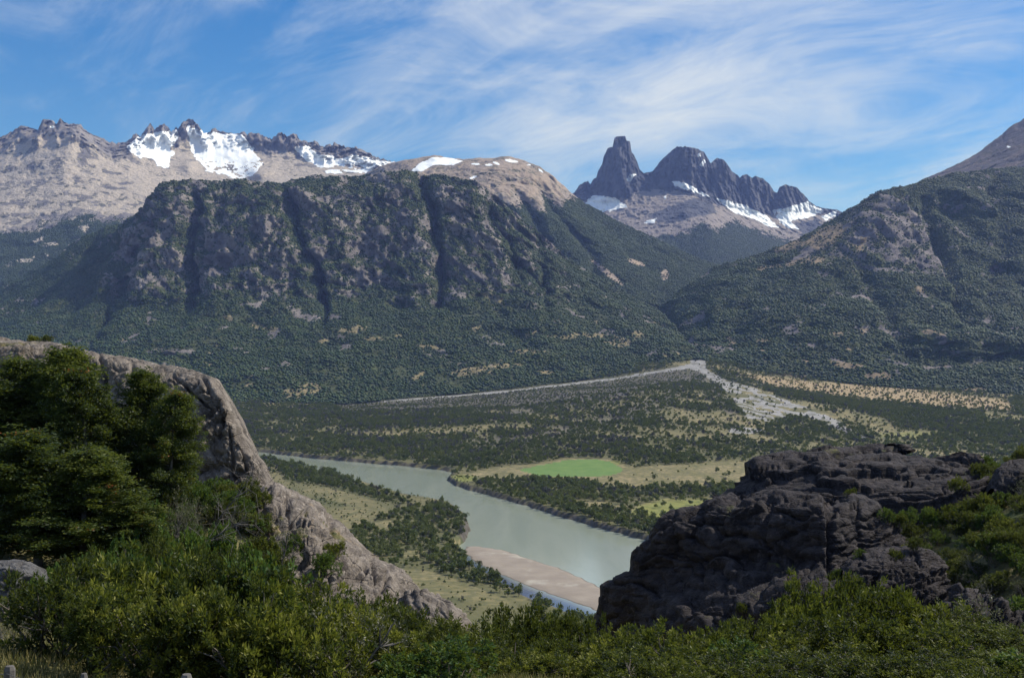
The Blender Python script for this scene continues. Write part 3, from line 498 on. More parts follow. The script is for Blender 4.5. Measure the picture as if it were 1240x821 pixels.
c = mixc(nt, ramp(nt, n1, .36, .62), (.30, .24, .125), (.19, .165, .075)); c = mixc(nt, mth(nt, 'MULTIPLY', ramp(nt, n2, .43, .58), .80), c, (.095, .10, .045))
c = mixc(nt, attr(nt, 'dry').outputs['Fac'], c, mixc(nt, ramp(nt, n2, .4, .65), (.35, .265, .15), (.25, .19, .11)))
c = mixc(nt, mth(nt, 'MULTIPLY', attr(nt, 'scrub').outputs['Fac'], ramp(nt, n2, .70, .46)), c, mixc(nt, ramp(nt, n1, .35, .6), (.078, .086, .036), (.125, .118, .055)))
c = mixc(nt, mth(nt, 'MULTIPLY', s.outputs[0], ramp(nt, n3, .30, .55)), c, mixc(nt, ramp(nt, n2, .35, .65), (.135, .12, .10), (.09, .086, .066)))
c = mixc(nt, mth(nt, 'MULTIPLY', s.outputs[1], .85), c, mixc(nt, ramp(nt, n2, .35, .65), (.235, .235, .06), (.16, .185, .05)))
c = mixc(nt, s.outputs[2], c, mixc(nt, ramp(nt, n2, .4, .6), (.06, .052, .042), (.11, .095, .08)))
nt.links.new(c, b.inputs['Base Color']); bump(nt, b, n2, 1.2, .7); M['ground'] = m
M['meadow'] = mat_simple('meadow_grass', (.105, .185, .05), (.14, .215, .06), .06, bdist=.1)
M['gravel'] = mat_simple('river_gravel', (.22, .212, .20), (.34, .33, .315), .09, bdist=.5, extra=((.17, .165, .14), .05, .50, .62))
M['sand'] = mat_simple('bar_sand', (.245, .205, .165), (.30, .255, .205), .05, bdist=.2, extra=((.38, .345, .285), .03, .55, .7))
_m = M['sand'].node_tree; _b = [q for q in _m.nodes if q.type == 'BSDF_PRINCIPLED'][0]; _c = _b.inputs['Base Color'].links[0].from_socket; _sx = _m.nodes.new('ShaderNodeSeparateXYZ'); _m.links.new(geo_pos(_m), _sx.inputs[0])
_m.links.new(mixc(_m, ramp(_m, _sx.outputs[2], .0, .25), (.11, .092, .07), _c), _b.inputs['Base Color'])
submesh('ground', ~(isbar | isgr | isgv), M['ground'], 'dry tan valley floor and alluvial fan around the river')
submesh('sandbar', isbar, M['sand'], 'bare brown sandbar lying in the river'); submesh('meadow', isgr, M['meadow'], 'bright green meadow beside the tan pasture'); submesh('gravel_bed', isgv, M['gravel'], 'pale grey braided gravel stream bed on the fan')
# river water: milky glacial, the side channel behind the bar is clear, its blue a sky reflection painted into the colour
m, nt, b, out = newmat('river_water'); P = geo_pos(nt); b.inputs['Roughness'].default_value = .07; b.inputs['IOR'].default_value = 1.33; b.inputs['Specular IOR Level'].default_value = .5
n1 = noise_node(nt, scaled(nt, P, (.05, .007, 1), (0, 0, R(38))), 1, 7, .65, .6); clear = attr(nt, 'clear').outputs['Fac']
c = mixc(nt, ramp(nt, n1, .35, .65), (.262, .298, .238), (.292, .325, .262)); c = mixc(nt, clear, c, (.03, .055, .11)); nt.links.new(c, b.inputs['Base Color'])
rip = noise_node(nt, scaled(nt, P, (.35, .35, 1)), 1, 4, .6); bump(nt, b, mth(nt, 'ADD', rip, noise_node(nt, P, .06, 3)), .10, .35); M['water'] = m
ws = (slice(None, None, 2), slice(None, None, 3)); Xw, Yw = Xg[ws], Yg[ws]; fw = gridfaces(*Xw.shape)
chan = [tuple(map(float, flat(a, b, 0))) for a, b in [(558, 668), (572, 681), (600, 695), (640, 713), (690, 730), (730, 747), (735, 775), (640, 745), (600, 722), (552, 676)]]
dw = river_d(Xw, Yw); keep = dw.ravel()[fw].min(1) < 8; u, inv = np.unique(fw[keep], return_inverse=True)
clr = sstep(10, -6, sdist(Xw, Yw, chan)).ravel()
me = mesh_from('river', np.stack([Xw, Yw, 0*Xw], -1).reshape(-1, 3)[u], inv.reshape(-1, 4), {'clear': clr[u]}); link('river', me, M['water'], kind='structure', label='milky grey-green glacial river winding through the valley')
# ------------------------------------------------------------------ trees of the valley and the far forest
def blob_mesh(name, seed, h=11., wd=4.3, sub=2):
    import bmesh
    bm = bmesh.new(); bmesh.ops.create_icosphere(bm, subdivisions=sub, radius=1); V = np.array([v.co[:] for v in bm.verts]); Fc = np.array([[v.index for v in f.verts] for f in bm.faces]); bm.free()
    n = noise3(V[:, 0]*1.6+seed*7.7, V[:, 1]*1.6, V[:, 2]*1.6)*.55+noise3(V[:, 0]*3.5+seed, V[:, 1]*3.5, V[:, 2]*3.5)*.35
    V = V*(1+n)[:, None]; V = V*[wd*1.08, wd*1.08, h*.32]; V[:, 2] += h*.40
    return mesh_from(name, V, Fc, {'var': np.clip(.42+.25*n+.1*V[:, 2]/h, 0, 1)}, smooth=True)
def leafy_crown(name, seed, n=420, h=8., wd=3.4, leaf=.85, base=.22):
    r = np.random.default_rng(seed); k = 13
    cs = r.normal(size=(k, 3))*[.42, .42, .30]; cs[:, 2] = np.abs(r.normal(size=k))*.26+base+.18; cs = np.clip(cs, [-.7, -.7, base], [.7, .7, .82]); rad = r.uniform(.26, .44, k)*(1.25-cs[:, 2]*.75)
    i = r.integers(0, k, n); d = unit(r.normal(size=(n, 3))); C = cs[i]*[1, 1, 1]+d*rad[i][:, None]*r.uniform(.75, 1.05, n)[:, None]*[1, 1, .62]
    D = unit(d*.6+r.normal(size=(n, 3))*.6+[0, 0, .25]); C = C*[wd, wd, h]
    V, Fc = leaves(C-D*leaf*.5, D, r.uniform(.7, 1.35, n)*leaf, r.uniform(.6, .95, n)*leaf, r)
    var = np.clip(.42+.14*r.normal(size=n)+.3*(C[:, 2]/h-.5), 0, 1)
    return mesh_from(name, V, Fc, {'var': np.repeat(var, 4)}, smooth=False)
def trunk_mesh(name, seed, h, r0):
    r = np.random.default_rng(seed); a = Acc(); t = np.linspace(0, 1, 6); p = np.stack([.25*np.sin(t*3+seed), .2*np.cos(t*2.3+seed)-.2, t*h*.7-.3], 1); a.add(*tube(p, r0*(1-t*.75), 6))
    for k in range(5):
        z0 = r.uniform(.2, .5); an = r.uniform(0, 6.28); q = p[int(z0*6)]; e = q+np.array([math.cos(an)*h*.22, math.sin(an)*h*.22, h*.25]); a.add(*tube([q, (q+e)/2+[0, 0, -.1], e], [r0*.5, r0*.35, r0*.15], 5))
    return a.mesh(name)
M['far_leaf'] = mat_leaf('far_forest_leaf', ((.010, .023, .006), (.029, .056, .010), (.074, .096, .017)), 0, pos=.009, orand=.22)
M['valley_leaf'] = mat_leaf('valley_leaf', ((.036, .054, .016), (.092, .120, .034), (.175, .180, .060)), .28, pos=.012, orand=.35)
M['grey_leaf'] = mat_leaf('bare_twig', ((.06, .065, .05), (.10, .10, .08), (.15, .145, .12)), .0)
M['bark'] = mat_simple('bark', (.085, .07, .055), (.20, .175, .15), 3.0, bdist=.02)
far_protos = [blob_mesh('far_crown', s, h, wd) for s, h, wd in ((1, 12, 4.6), (2, 10, 4.8), (3, 13.5, 4.4), (4, 8.5, 4.0))]
for q in far_protos: q.materials.append(M['far_leaf'])
val_crowns = [leafy_crown('valley_crown', 10+s, 420, h, wd) for s, (h, wd) in enumerate(((8, 3.6), (9.5, 3.7), (7, 4.0), (8.5, 3.2), (6, 3.2)))]
val_trunks = [trunk_mesh('valley_trunk', s, h, .22) for s, h in enumerate((8, 9.5, 7, 8.5, 6))]
grey_crowns = [leafy_crown('grey_crown', 40+s, 420, h, 3.0, .75) for s, h in enumerate((7, 8.5))]
for q in val_crowns: q.materials.append(M['valley_leaf'])
for q in grey_crowns: q.materials.append(M['grey_leaf'])
for q in val_trunks: q.materials.append(M['bark'])
def instancer(name, P, S, protos, label):
    """one 'stuff' object: geometry nodes set tree crowns on a cloud of points"""
    coll = bpy.data.collections.new(name+'_shapes')
    for q in protos: coll.objects.link(bpy.data.objects.new(q.name+'_shape', q))
    n = len(P); me = bpy.data.meshes.new(name); me.vertices.add(n); me.vertices.foreach_set('co', np.ascontiguousarray(P, np.float32).ravel())
    me.attributes.new('size', 'FLOAT', 'POINT').data.foreach_set('value', np.asarray(S, np.float32))
    me.attributes.new('turn', 'FLOAT', 'POINT').data.foreach_set('value', rng.uniform(0, 6.28, n).astype(np.float32))
    me.attributes.new('pick', 'INT', 'POINT').data.foreach_set('value', rng.integers(0, len(protos), n).astype(np.int32)); me.update()
    o = link(name, me, None, kind='stuff', label=label, category='forest')
    g = bpy.data.node_groups.new(name+'_nodes', 'GeometryNodeTree'); g.interface.new_socket('Geometry', in_out='INPUT', socket_type='NodeSocketGeometry'); g.interface.new_socket('Geometry', in_out='OUTPUT', socket_type='NodeSocketGeometry')
    gi = g.nodes.new('NodeGroupInput'); go = g.nodes.new('NodeGroupOutput'); ip = g.nodes.new('GeometryNodeInstanceOnPoints'); ci = g.nodes.new('GeometryNodeCollectionInfo')
    ci.inputs['Collection'].default_value = coll; ci.inputs['Separate Children'].default_value = True; ci.inputs['Reset Children'].default_value = True
    def na(nm, t): a = g.nodes.new('GeometryNodeInputNamedAttribute'); a.data_type = t; a.inputs['Name'].default_value = nm; return a.outputs['Attribute']
    cx = g.nodes.new('ShaderNodeCombineXYZ'); L = g.links.new
    L(na('turn', 'FLOAT'), cx.inputs[2]); L(gi.outputs[0], ip.inputs['Points']); L(ci.outputs[0], ip.inputs['Instance']); ip.inputs['Pick Instance'].default_value = True
    L(na('pick', 'INT'), ip.inputs['Instance Index']); er = g.nodes.new('FunctionNodeEulerToRotation'); L(cx.outputs[0], er.inputs[0]); L(er.outputs[0], ip.inputs['Rotation'])
    L(na('size', 'FLOAT'), ip.inputs['Scale']); L(ip.outputs[0], go.inputs[0]); md = o.modifiers.new('scatter', 'NODES'); md.node_group = g
    return o
FP = np.concatenate([p for p, s in FOREST]); FS = np.concatenate([s for p, s in FOREST]); FP = FP-[0, 0, 1.0]
print('far forest', [len(p) for p, s in FOREST])
instancer('mountain_forest', FP, FS, far_protos, 'dense dark green forest covering the mountain slopes')
def pick(n, ylo, yhi, pxlo, pxhi, r):
    Yv = np.sqrt(r.uniform(ylo*ylo, yhi*yhi, n)); q = r.uniform(pxlo, pxhi, n); return (q-620)/F*Yv, Yv
r = np.random.default_rng(21); area = .5*(3150**2-560**2)*(1250-230)/F; n = int(area/12)
x, y = pick(n, 560, 3150, 230, 1250, r); z, d = ground(x, y); px_, py_ = proj(x, y, z); dn = valley_density(px_, py_, x, y)
ub = lambda a: sstep(0, 1, a)
ok = (d > 1.0) & (r.random(n) < dn*np.interp(y, [600, 1400, 3000], [.55, .62, .70])) & (sdist(x, y, barw) > 8)
gmask = np.zeros(n, bool)
for poly in (BRAID, ): gmask |= (blotch(px_, py_, poly, 2.5) > .5) & (r.random(n) < .93)
gmask |= (blotch(px_, py_, GTOP, 1.2) > .4)
ok &= ~gmask
mt = np.interp(y, [700, 3000], [1, 1]); x, y, z, px_, py_, d = [a[ok] for a in (x, y, z, px_, py_, d)]
sc = np.where((px_ < 640) & (py_ > 575) & (valley_density(px_, py_, x, y) < .6), .38, 1)*(.30+.85*r.random(len(x))**1.5)*np.where((px_ < 640) & (y < 1300), .85, 1)*1.0; sc = np.where((blotch(px_, py_, [(400, 489), (600, 473), (740, 457), (845, 440), (850, 455), (760, 474), (640, 492), (420, 499)], 3) > .4), sc*.55, sc)
greyp = np.clip(.10+.55*sstep(.0, .4, fbm(x/60, y/60, 6.6, 3))*((py_ < 556) & (px_ < 760)), 0, 1); isg = r.random(len(x)) < greyp
big = sc*7/y; order = np.argsort(-np.where((px_ > 335) & (px_ < 1000) & (py_ < 735), big, 0)); top = order[:300]; rest = order[300:]
print('valley trees', len(x), 'grey', isg.sum())
rg = rest[isg[rest]]; rv = rest[~isg[rest]]
instancer('valley_woodland', np.stack([x, y, z-.1], 1)[rv], sc[rv], val_crowns, 'scattered dark green woodland covering the valley floor and fan')
instancer('bare_woodland', np.stack([x, y, z-.1], 1)[rg], sc[rg], grey_crowns, 'grey leafless trees mixed through the valley woodland')
for i in top:
    near = px_[i] < 640 and py_[i] > np.interp(px_[i], [300, 345, 400, 466, 545, 567, 640], [556, 562, 575, 596, 612, 640, 724])
    k = int(r.integers(0, len(val_crowns)))
    o = link('river_tree', None); o.location = (x[i], y[i], z[i]-.05); o.rotation_euler = (0, 0, r.uniform(0, 6.28)); o.scale = (sc[i],)*3
    o['category'] = 'tree'
    if near: o['label'] = 'small dark green tree on the tan near bank below the rocks'; o['group'] = 'trees on the near river bank'
    elif py_[i] < 592: o['label'] = 'small dark green tree dotted along the tan pasture by the meadow'; o['group'] = 'trees around the meadow'
    else: o['label'] = 'small dark green tree in the belt along the far river bank'; o['group'] = 'trees along the far river bank'
    link('crown', val_crowns[k], None, o); link('trunk', val_trunks[k], None, o)
# ------------------------------------------------------------------ near hillside
HP = [(0, 0, -1.7), (-20, -10, -1), (20, -10, -1), (-6, 10, -4.0), (0, 10, -3.9), (7, 10, -3.9), (-8, 14, -4.15), (0, 14, -4.4), (9, 14, -4.7), (-14, 20, -5.0), (-5, 20, -5.8), (8, 20, -6.0), (18, 20, -5.6), (-22, 30, -6.7), (-10, 30, -7.9), (0, 30, -9.6), (12, 30, -8.2), (28, 30, -7.4),
      (-34, 50, -8.8), (-20, 50, -8.9), (-9, 50, -12), (-14.5, 60, -8.4), (-17, 55, -8.7), (-12, 56, -10.2), (5, 50, -19), (22, 50, -14), (42, 50, -10.5), (-50, 75, -6), (-30, 74, -11.3), (-17, 66, -9.5), (-6, 66, -19), (2, 75, -34), (10, 80, -30), (30, 80, -19), (36, 80, -14.5), (47, 80, -11.5), (62, 80, -8.5), (-70, 100, -4), (-45, 97, -4), (-24, 97, -17), (0, 110, -50), (25, 118, -24), (50, 112, -11.5), (72, 110, -8.5), (90, 100, -6),
      (-60, 160, -34), (-20, 160, -64), (20, 170, -66), (75, 160, -32), (120, 160, -18), (-110, 300, -120), (0, 280, -116), (110, 300, -112), (0, 430, -147), (-300, 450, -147), (300, 450, -147), (260, 250, -80), (-260, 250, -80), (-200, 80, -8), (220, 80, -8)]
hzs = TPS([(a, b, c+H) for a, b, c in HP])
def hill(x, y): return hzs(x, y)+.28*fbm(np.asarray(x)/5., np.asarray(y)/5., .3, 4)+.8*fbm(np.asarray(x)/22., np.asarray(y)/22., 3.3, 3)*sstep(20, 60, np.asarray(y))
v = np.linspace(0, 1, 250); Yv = -20+30*v+470*v**2.6; u = np.linspace(-1, 1, 240); Yh = np.repeat(Yv[:, None], len(u), 1); Xh = u[None]*(np.maximum(Yh, 0)*.72+26)
Zh = hill(Xh, Yh)
m, nt, b, out = newmat('hillside_ground'); P = geo_pos(nt); n1 = noise_node(nt, P, .35, 6, .6); n2 = noise_node(nt, P, 3.5, 6, .7); n3 = noise_node(nt, P, .12, 4, .6)
c = mixc(nt, ramp(nt, n1, .38, .62), (.115, .11, .042), (.21, .175, .075)); c = mixc(nt, ramp(nt, n2, .45, .7), c, (.05, .06, .022)); c = mixc(nt, ramp(nt, n3, .55, .7), c, (.06, .075, .025))
nt.links.new(c, b.inputs['Base Color']); bump(nt, b, n2, .12, .9); M['hill'] = m
link('hillside', mesh_from('hillside', np.stack([Xh, Yh, Zh], -1).reshape(-1, 3), gridfaces(*Xh.shape)), M['hill'], kind='structure', label='overgrown near hillside dropping to the river')
# ------------------------------------------------------------------ rocks
def mat_rock(name, A, B, C_, warm, sc=1.0, lich=.0, grass=None):
    m, nt, b, out = newmat(name); P = geo_pos(nt)
    big = noise_node(nt, P, .22*sc, 7, .62); mid = noise_node(nt, scaled(nt, P, (.9*sc, .9*sc, .9*sc)), 1, 7, .65); stk = noise_node(nt, scaled(nt, P, (1.1*sc, 1.1*sc, .12*sc)), 1, 5, .6); fine = noise_node(nt, P, 6*sc, 6, .7)
    c = mixc(nt, ramp(nt, mid, .34, .66), A, B); c = mixc(nt, mth(nt, 'MULTIPLY', ramp(nt, stk, .5, .68), .75), c, C_)
    c = mixc(nt, mth(nt, 'MULTIPLY', ramp(nt, big, .55, .68), mth(nt, 'MULTIPLY', ramp(nt, stk, .5, .35), .7)), c, warm); c = mixc(nt, mth(nt, 'MULTIPLY', ramp(nt, fine, .56, .66), .45), c, tuple(min(1, x*1.6) for x in B))
    vor = nt.nodes.new('ShaderNodeTexVoronoi'); vor.feature = 'DISTANCE_TO_EDGE'; vor.inputs['Scale'].default_value = 1; nt.links.new(scaled(nt, P, (.55*sc, .55*sc, 1.1*sc), (.25, .2, .1)), vor.inputs['Vector'])
    if grass:
        ge_ = nt.nodes.new('ShaderNodeNewGeometry'); sx = nt.nodes.new('ShaderNodeSeparateXYZ'); nt.links.new(ge_.outputs['Normal'], sx.inputs[0])
        gm = mth(nt, 'MULTIPLY', ramp(nt, sx.outputs[2], .72, .9), ramp(nt, big, grass[1], grass[1]+.08)); c = mixc(nt, gm, c, mixc(nt, ramp(nt, mid, .4, .6), grass[0], (.05, .065, .02)))
    c = mixc(nt, mth(nt, 'MULTIPLY', ramp(nt, noise_node(nt, P, 1.6*sc, 7, .7), .57, .64), .55), c, tuple(min(1, x*1.9) for x in B)); nt.links.new(c, b.inputs['Base Color']); hsum = mth(nt, 'ADD', mth(nt, 'MULTIPLY', mid, .7), mth(nt, 'MULTIPLY', fine, .14)); hsum = mth(nt, 'ADD', hsum, mth(nt, 'MULTIPLY', ramp(nt, vor.outputs['Distance'], 0, .06), .10))
    lay = noise_node(nt, scaled(nt, P, (.30*sc, .30*sc, 3.4*sc), (.06, .14, 0)), 1, 6, .65, .3); hsum = mth(nt, 'ADD', hsum, mth(nt, 'MULTIPLY', lay, .55 if grass and A[0] < .1 else .18))
    bump(nt, b, hsum, .7, 1.0); b.inputs['Roughness'].default_value = .85; return m
M['rock_grey'] = mat_rock('grey_outcrop', (.135, .113, .094), (.26, .222, .185), (.064, .054, .047), (.37, .25, .135), 1.0, grass=((.16, .14, .055), .60))
M['rock_dark'] = mat_rock('dark_outcrop', (.024, .0205, .0215), (.060, .051, .050), (.011, .010, .011), (.065, .046, .032), .9, grass=((.13, .115, .04), .60))
M['rock_light'] = mat_rock('speckled_boulder', (.10, .094, .09), (.18, .172, .165), (.05, .047, .046), (.15, .11, .07), 2.2)
def worley(x, y, z):
    xi, yi, zi = np.floor(x), np.floor(y), np.floor(z); f1 = np.full(x.shape, 9., np.float32); f2 = f1.copy(); cid = np.zeros(x.shape, np.float32); til = np.zeros(x.shape, np.float32)
    for dx in (-1, 0, 1):
        for dy in (-1, 0, 1):
            for dz in (-1, 0, 1):
                a = (xi+dx).astype(np.int64) & 255; b = (yi+dy).astype(np.int64) & 255; c = (zi+dz).astype(np.int64) & 255; h = _perm[_perm[_perm[a]+b]+c]; g = _g[h]*.38+.5
                q = (xi+dx+g[..., 0]-x)**2+(yi+dy+g[..., 1]-y)**2+(zi+dz+g[..., 2]-z)**2; q = np.sqrt(q); nw = q < f1
                f2 = np.where(nw, f1, np.minimum(f2, q)); cid = np.where(nw, h/255., cid); g2 = _g[(h+91) & 255]; til = np.where(nw, g2[..., 0]*(x-xi-dx-g[..., 0])+g2[..., 1]*(y-yi-dy-g[..., 1])+g2[..., 2]*(z-zi-dz-g[..., 2]), til); f1 = np.where(nw, q, f1)
    return f2-f1, cid, til
def terr(s, h): f = s/h; k = np.floor(f); t = f-k; return (k+sstep(.55, 1.0, t))*h-s
def rock(name, px0, px1, dpx, rows, segs, mat, label, amp=.6, strata=None, ysm=8, cracks=(), back=6., seed=0., psm=None, blocks=None, rimf=.8, crka=1.0):
    X, Y, Z = loft(px0, px1, dpx, rows, segs, ysm, psm)
    nb = 6; bx, by, bz = [], [], []
    for k in np.linspace(1, 1/nb, nb): bx.append(X[0]*(1+0*k)); by.append(Y[0]+back*k); bz.append(Z[0]-back*(.15*k+1.1*k**3))
    X = np.concatenate([bx, X]); Y = np.concatenate([by, Y]); Z = np.concatenate([bz, Z])
    # close the ends
    P = np.stack([X, Y, Z], -1); n = np.cross(np.gradient(P, axis=1), np.gradient(P, axis=0)); n = unit(n); n = np.where(((n*[0, -1, .6]).sum(-1) < 0)[..., None], -n, n)
    s = seed*13.7
    big = fbm(X/5.5+s, Y/5.5, Z/4.5, 3); md = fbm(X/1.7+s, Y/1.7, Z/1.3, 4, .55, True); fn = fbm(X/.5+s, Y/.5, Z/.45, 3, .6)
    crk = sstep(.70, .97, fbm((X+.6*Z)/3.2+s, Y/3.2, (Z-.5*X)/2.2, 3, .5, True))+.6*sstep(.72, .97, fbm((X-.3*Z)/1.3+s, Y/1.3, (Z+.3*X)/.8, 2, .5, True))
    fnw = .35 if crka < .5 else 1.0; fn = fn*fnw; md = md*fnw
    d = -.30*crk*min(1, amp*4)*crka+amp*(1.0*big+.22*(md-.4)+.20*fn)
    if blocks:
        bw, bh, ba, ca = blocks; wq = .12*fbm(X/2.5+s, Y/2.5, Z/2.5, 2); e_, cid, ti = worley((X+.35*Z)/bw+s+wq, Y/bw+wq, (Z-.3*X)/bh+wq); e2, cid2, ti2 = worley((X+.35*Z)/bw*2.7+wq, Y/bw*2.7, (Z-.3*X)/bh*2.7+wq+s)
        e3, cid3, ti3 = worley((X-.2*Z)/bw*6.5+s, Y/bw*6.5, (Z+.1*X)/bh*5.+s); d = d*.55+ba*(cid-.5)+1.5*ba*ti-ca*np.exp(-e_/.05)+.4*ba*(cid2-.5)+.9*ba*ti2-.45*ca*np.exp(-e2/.06)+.12*ba*(cid3-.5)+.35*ba*ti3
    if strata is not None:
        dip, h, sa = strata; sv = Z-dip*X+.9*big*h+.10*fbm(X/2.2, Y/2.2, Z/1.2+s, 3); lay = noise3(X/14+s, Y/14, .7)*1.2
        for hh, aa in ((h, sa), (h*.37, sa*.5)):
            t = (sv+lay*hh*.5)/hh; k_ = np.floor(t); fr_ = t-k_; jit_ = noise3(k_*3.71+s+.5, X/11+k_*1.3, 1.5)+.6*noise3(k_*7.1+.5, .5, s+.5)
            d = d+aa*((1-np.abs(2*fr_-1)**7)-.8+1.2*jit_)
    px, py = proj(X, Y, Z)
    for ln, wd, dp in cracks:
        L = np.array(ln, float); lx = np.interp(py, L[:, 1], L[:, 0])+2.5*noise3(py/6, .5, dp); d = d-dp*np.exp(-((px-lx)/wd)**2)*sstep(L[0, 1]-5, L[0, 1]+5, py)*sstep(L[-1, 1]+5, L[-1, 1]-5, py)
    cf = np.interp(np.arange(X.shape[0]), [0, nb-2, nb+2, nb+12], [rimf, rimf, rimf, 1.0])[:, None]; P = P+n*(d*cf)[..., None]
    nv, nu = X.shape; me = mesh_from(name, P.reshape(-1, 3), gridfaces(nv, nu), None, False); return link(name, me, mat, label=label, category='rock')
rock('rock_outcrop', -150, 324, 1.5, [[(-150, 404, 84), (-40, 407, 82), (0, 409, 80), (40, 412, 80), (75, 416, 79), (110, 424, 78), (150, 431, 77), (185, 438, 76), (215, 443, 75), (240, 449, 74), (256, 456, 73), (268, 470, 72), (276, 485, 71.5), (288, 512, 71), (300, 540, 70), (310, 556, 70), (318, 570, 70), (324, 586, 70)],
     [(-150, 420, 79), (0, 421, 77.5), (75, 430, 76.5), (150, 444, 74.5), (215, 456, 73), (256, 473, 71), (276, 503, 70), (300, 551, 69.3), (324, 590, 69.6)], [(-150, 500, 76), (0, 500, 74.5), (100, 505, 72.5), (180, 510, 71), (240, 520, 69.8), (276, 545, 69), (305, 572, 68.8), (324, 592, 69.3)], [(-150, 690, 73), (0, 680, 71), (100, 665, 69), (200, 645, 68), (280, 628, 67.6), (324, 620, 68.3)]],
     [10, 40, 50], M['rock_grey'], 'large pale grey rock outcrop behind the tall layered trees', .28, (-.22, 2.4, .16), 14, (([(118, 425), (124, 440), (122, 470)], 3, .9), ([(160, 440), (170, 480)], 2.5, .6), ([(245, 455), (262, 490), (240, 520)], 3, .7), ([(292, 525), (300, 570)], 2.5, .8), ([(210, 450), (226, 470), (250, 492)], 2.2, .7), ([(258, 480), (270, 500), (262, 530)], 2, .6), ([(278, 520), (284, 580)], 2, .5)), 9, 1, None, (3.4, 2.2, .36, .34), .22)
rock('rock_slab', 285, 512, 1.3, [[(285, 612, 68), (300, 600, 67), (318, 588, 66), (333, 584, 66), (350, 592, 65.5), (380, 608, 65), (410, 634, 64), (432, 655, 63), (450, 673, 62.5), (470, 684, 62), (488, 690, 62), (500, 700, 62), (512, 722, 62)], [(285, 640, 62.5), (330, 612, 61), (380, 636, 60), (430, 682, 59), (480, 703, 59), (512, 730, 60)], [(285, 690, 58), (340, 686, 55), (400, 712, 54), (460, 732, 54.5), (512, 750, 57)], [(285, 790, 54), (360, 800, 50.5), (440, 815, 51), (512, 800, 55)]],
     [9, 28, 40], M['rock_grey'], 'long sloping grey rock slab running down towards the sandbar', .20, (-.75, 1.6, .22), 10, (([(395, 622), (410, 660), (425, 700)], 3, .8), ([(345, 600), (352, 640), (372, 680)], 2.5, .5), ([(450, 675), (455, 700)], 3, .7)), 6, 2, None, (2.6, 1.4, .30, .26), .4)
rock('rock_slab', 478, 590, 1.2, [[(478, 735, 53), (492, 720, 52), (505, 714, 51), (520, 717, 51), (545, 729, 50.5), (562, 746, 50), (574, 766, 50), (583, 784, 50), (590, 808, 50)], [(478, 750, 50.5), (510, 728, 49.5), (545, 745, 49), (575, 780, 49), (590, 815, 49.3)], [(478, 850, 47.5), (530, 850, 47), (590, 860, 48)]], [10, 34], M['rock_grey'], 'small rounded grey rock slab poking out among the front bushes', .28, (-.5, 1.0, .25), 8, (), 4, 3)
rock('boulder', -50, 54, 1.2, [[(-50, 676, 31), (-20, 673, 31), (10, 675, 30.7), (30, 679, 30.5), (41, 686, 30.3), (48, 700, 30.2), (54, 725, 30.2)], [(-50, 684, 30), (20, 684, 29.7), (46, 702, 29.8), (54, 730, 30)], [(-50, 790, 29.3), (20, 790, 29), (54, 780, 29.6)]], [8, 34], M['rock_light'], 'speckled light grey boulder beside the yellow grass', .16, (0, .9, .08), 8, (), 1.6, 4)
# dark outcrop on the right: upper slabs, main block, ledges
rock('rock_outcrop', 868, 1222, 1.4, [[(868, 640, 115.0), (872, 612, 115.8), (880, 593, 116.5), (890, 585, 116.0), (905, 577, 116.3), (911, 566, 117.0), (918, 559, 116.7), (935, 554, 117.0), (960, 548, 116.8), (985, 545, 116.7), (1000, 536, 117.0), (1030, 532, 116.8), (1060, 530, 116.6), (1088, 531, 115.4), (1095, 538, 114.1), (1099, 545, 112.0), (1130, 546, 110.7), (1165, 545, 108.3), (1185, 549, 106.5), (1200, 559, 104.9), (1212, 575, 103.4), (1222, 600, 102.0)],
     [(868, 645, 112.0), (900, 604, 111.5), (930, 583, 111.7), (1000, 556, 111.5), (1090, 553, 109.4), (1150, 560, 105.4), (1190, 572, 102.8), (1222, 606, 100.0)], [(868, 665, 109.0), (930, 620, 106.2), (1000, 597, 104.0), (1080, 586, 101.8), (1150, 588, 99.9), (1222, 618, 98.0)], [(868, 720, 105.0), (1000, 680, 100.0), (1222, 690, 94.0)]], [14, 44, 30], M['rock_dark'], 'long dark layered rock slabs crowning the right outcrop', .16, (.15, 2.2, .95), 8, (), 7, 5, None, (9, 1.8, .16, .14), .8, .22)
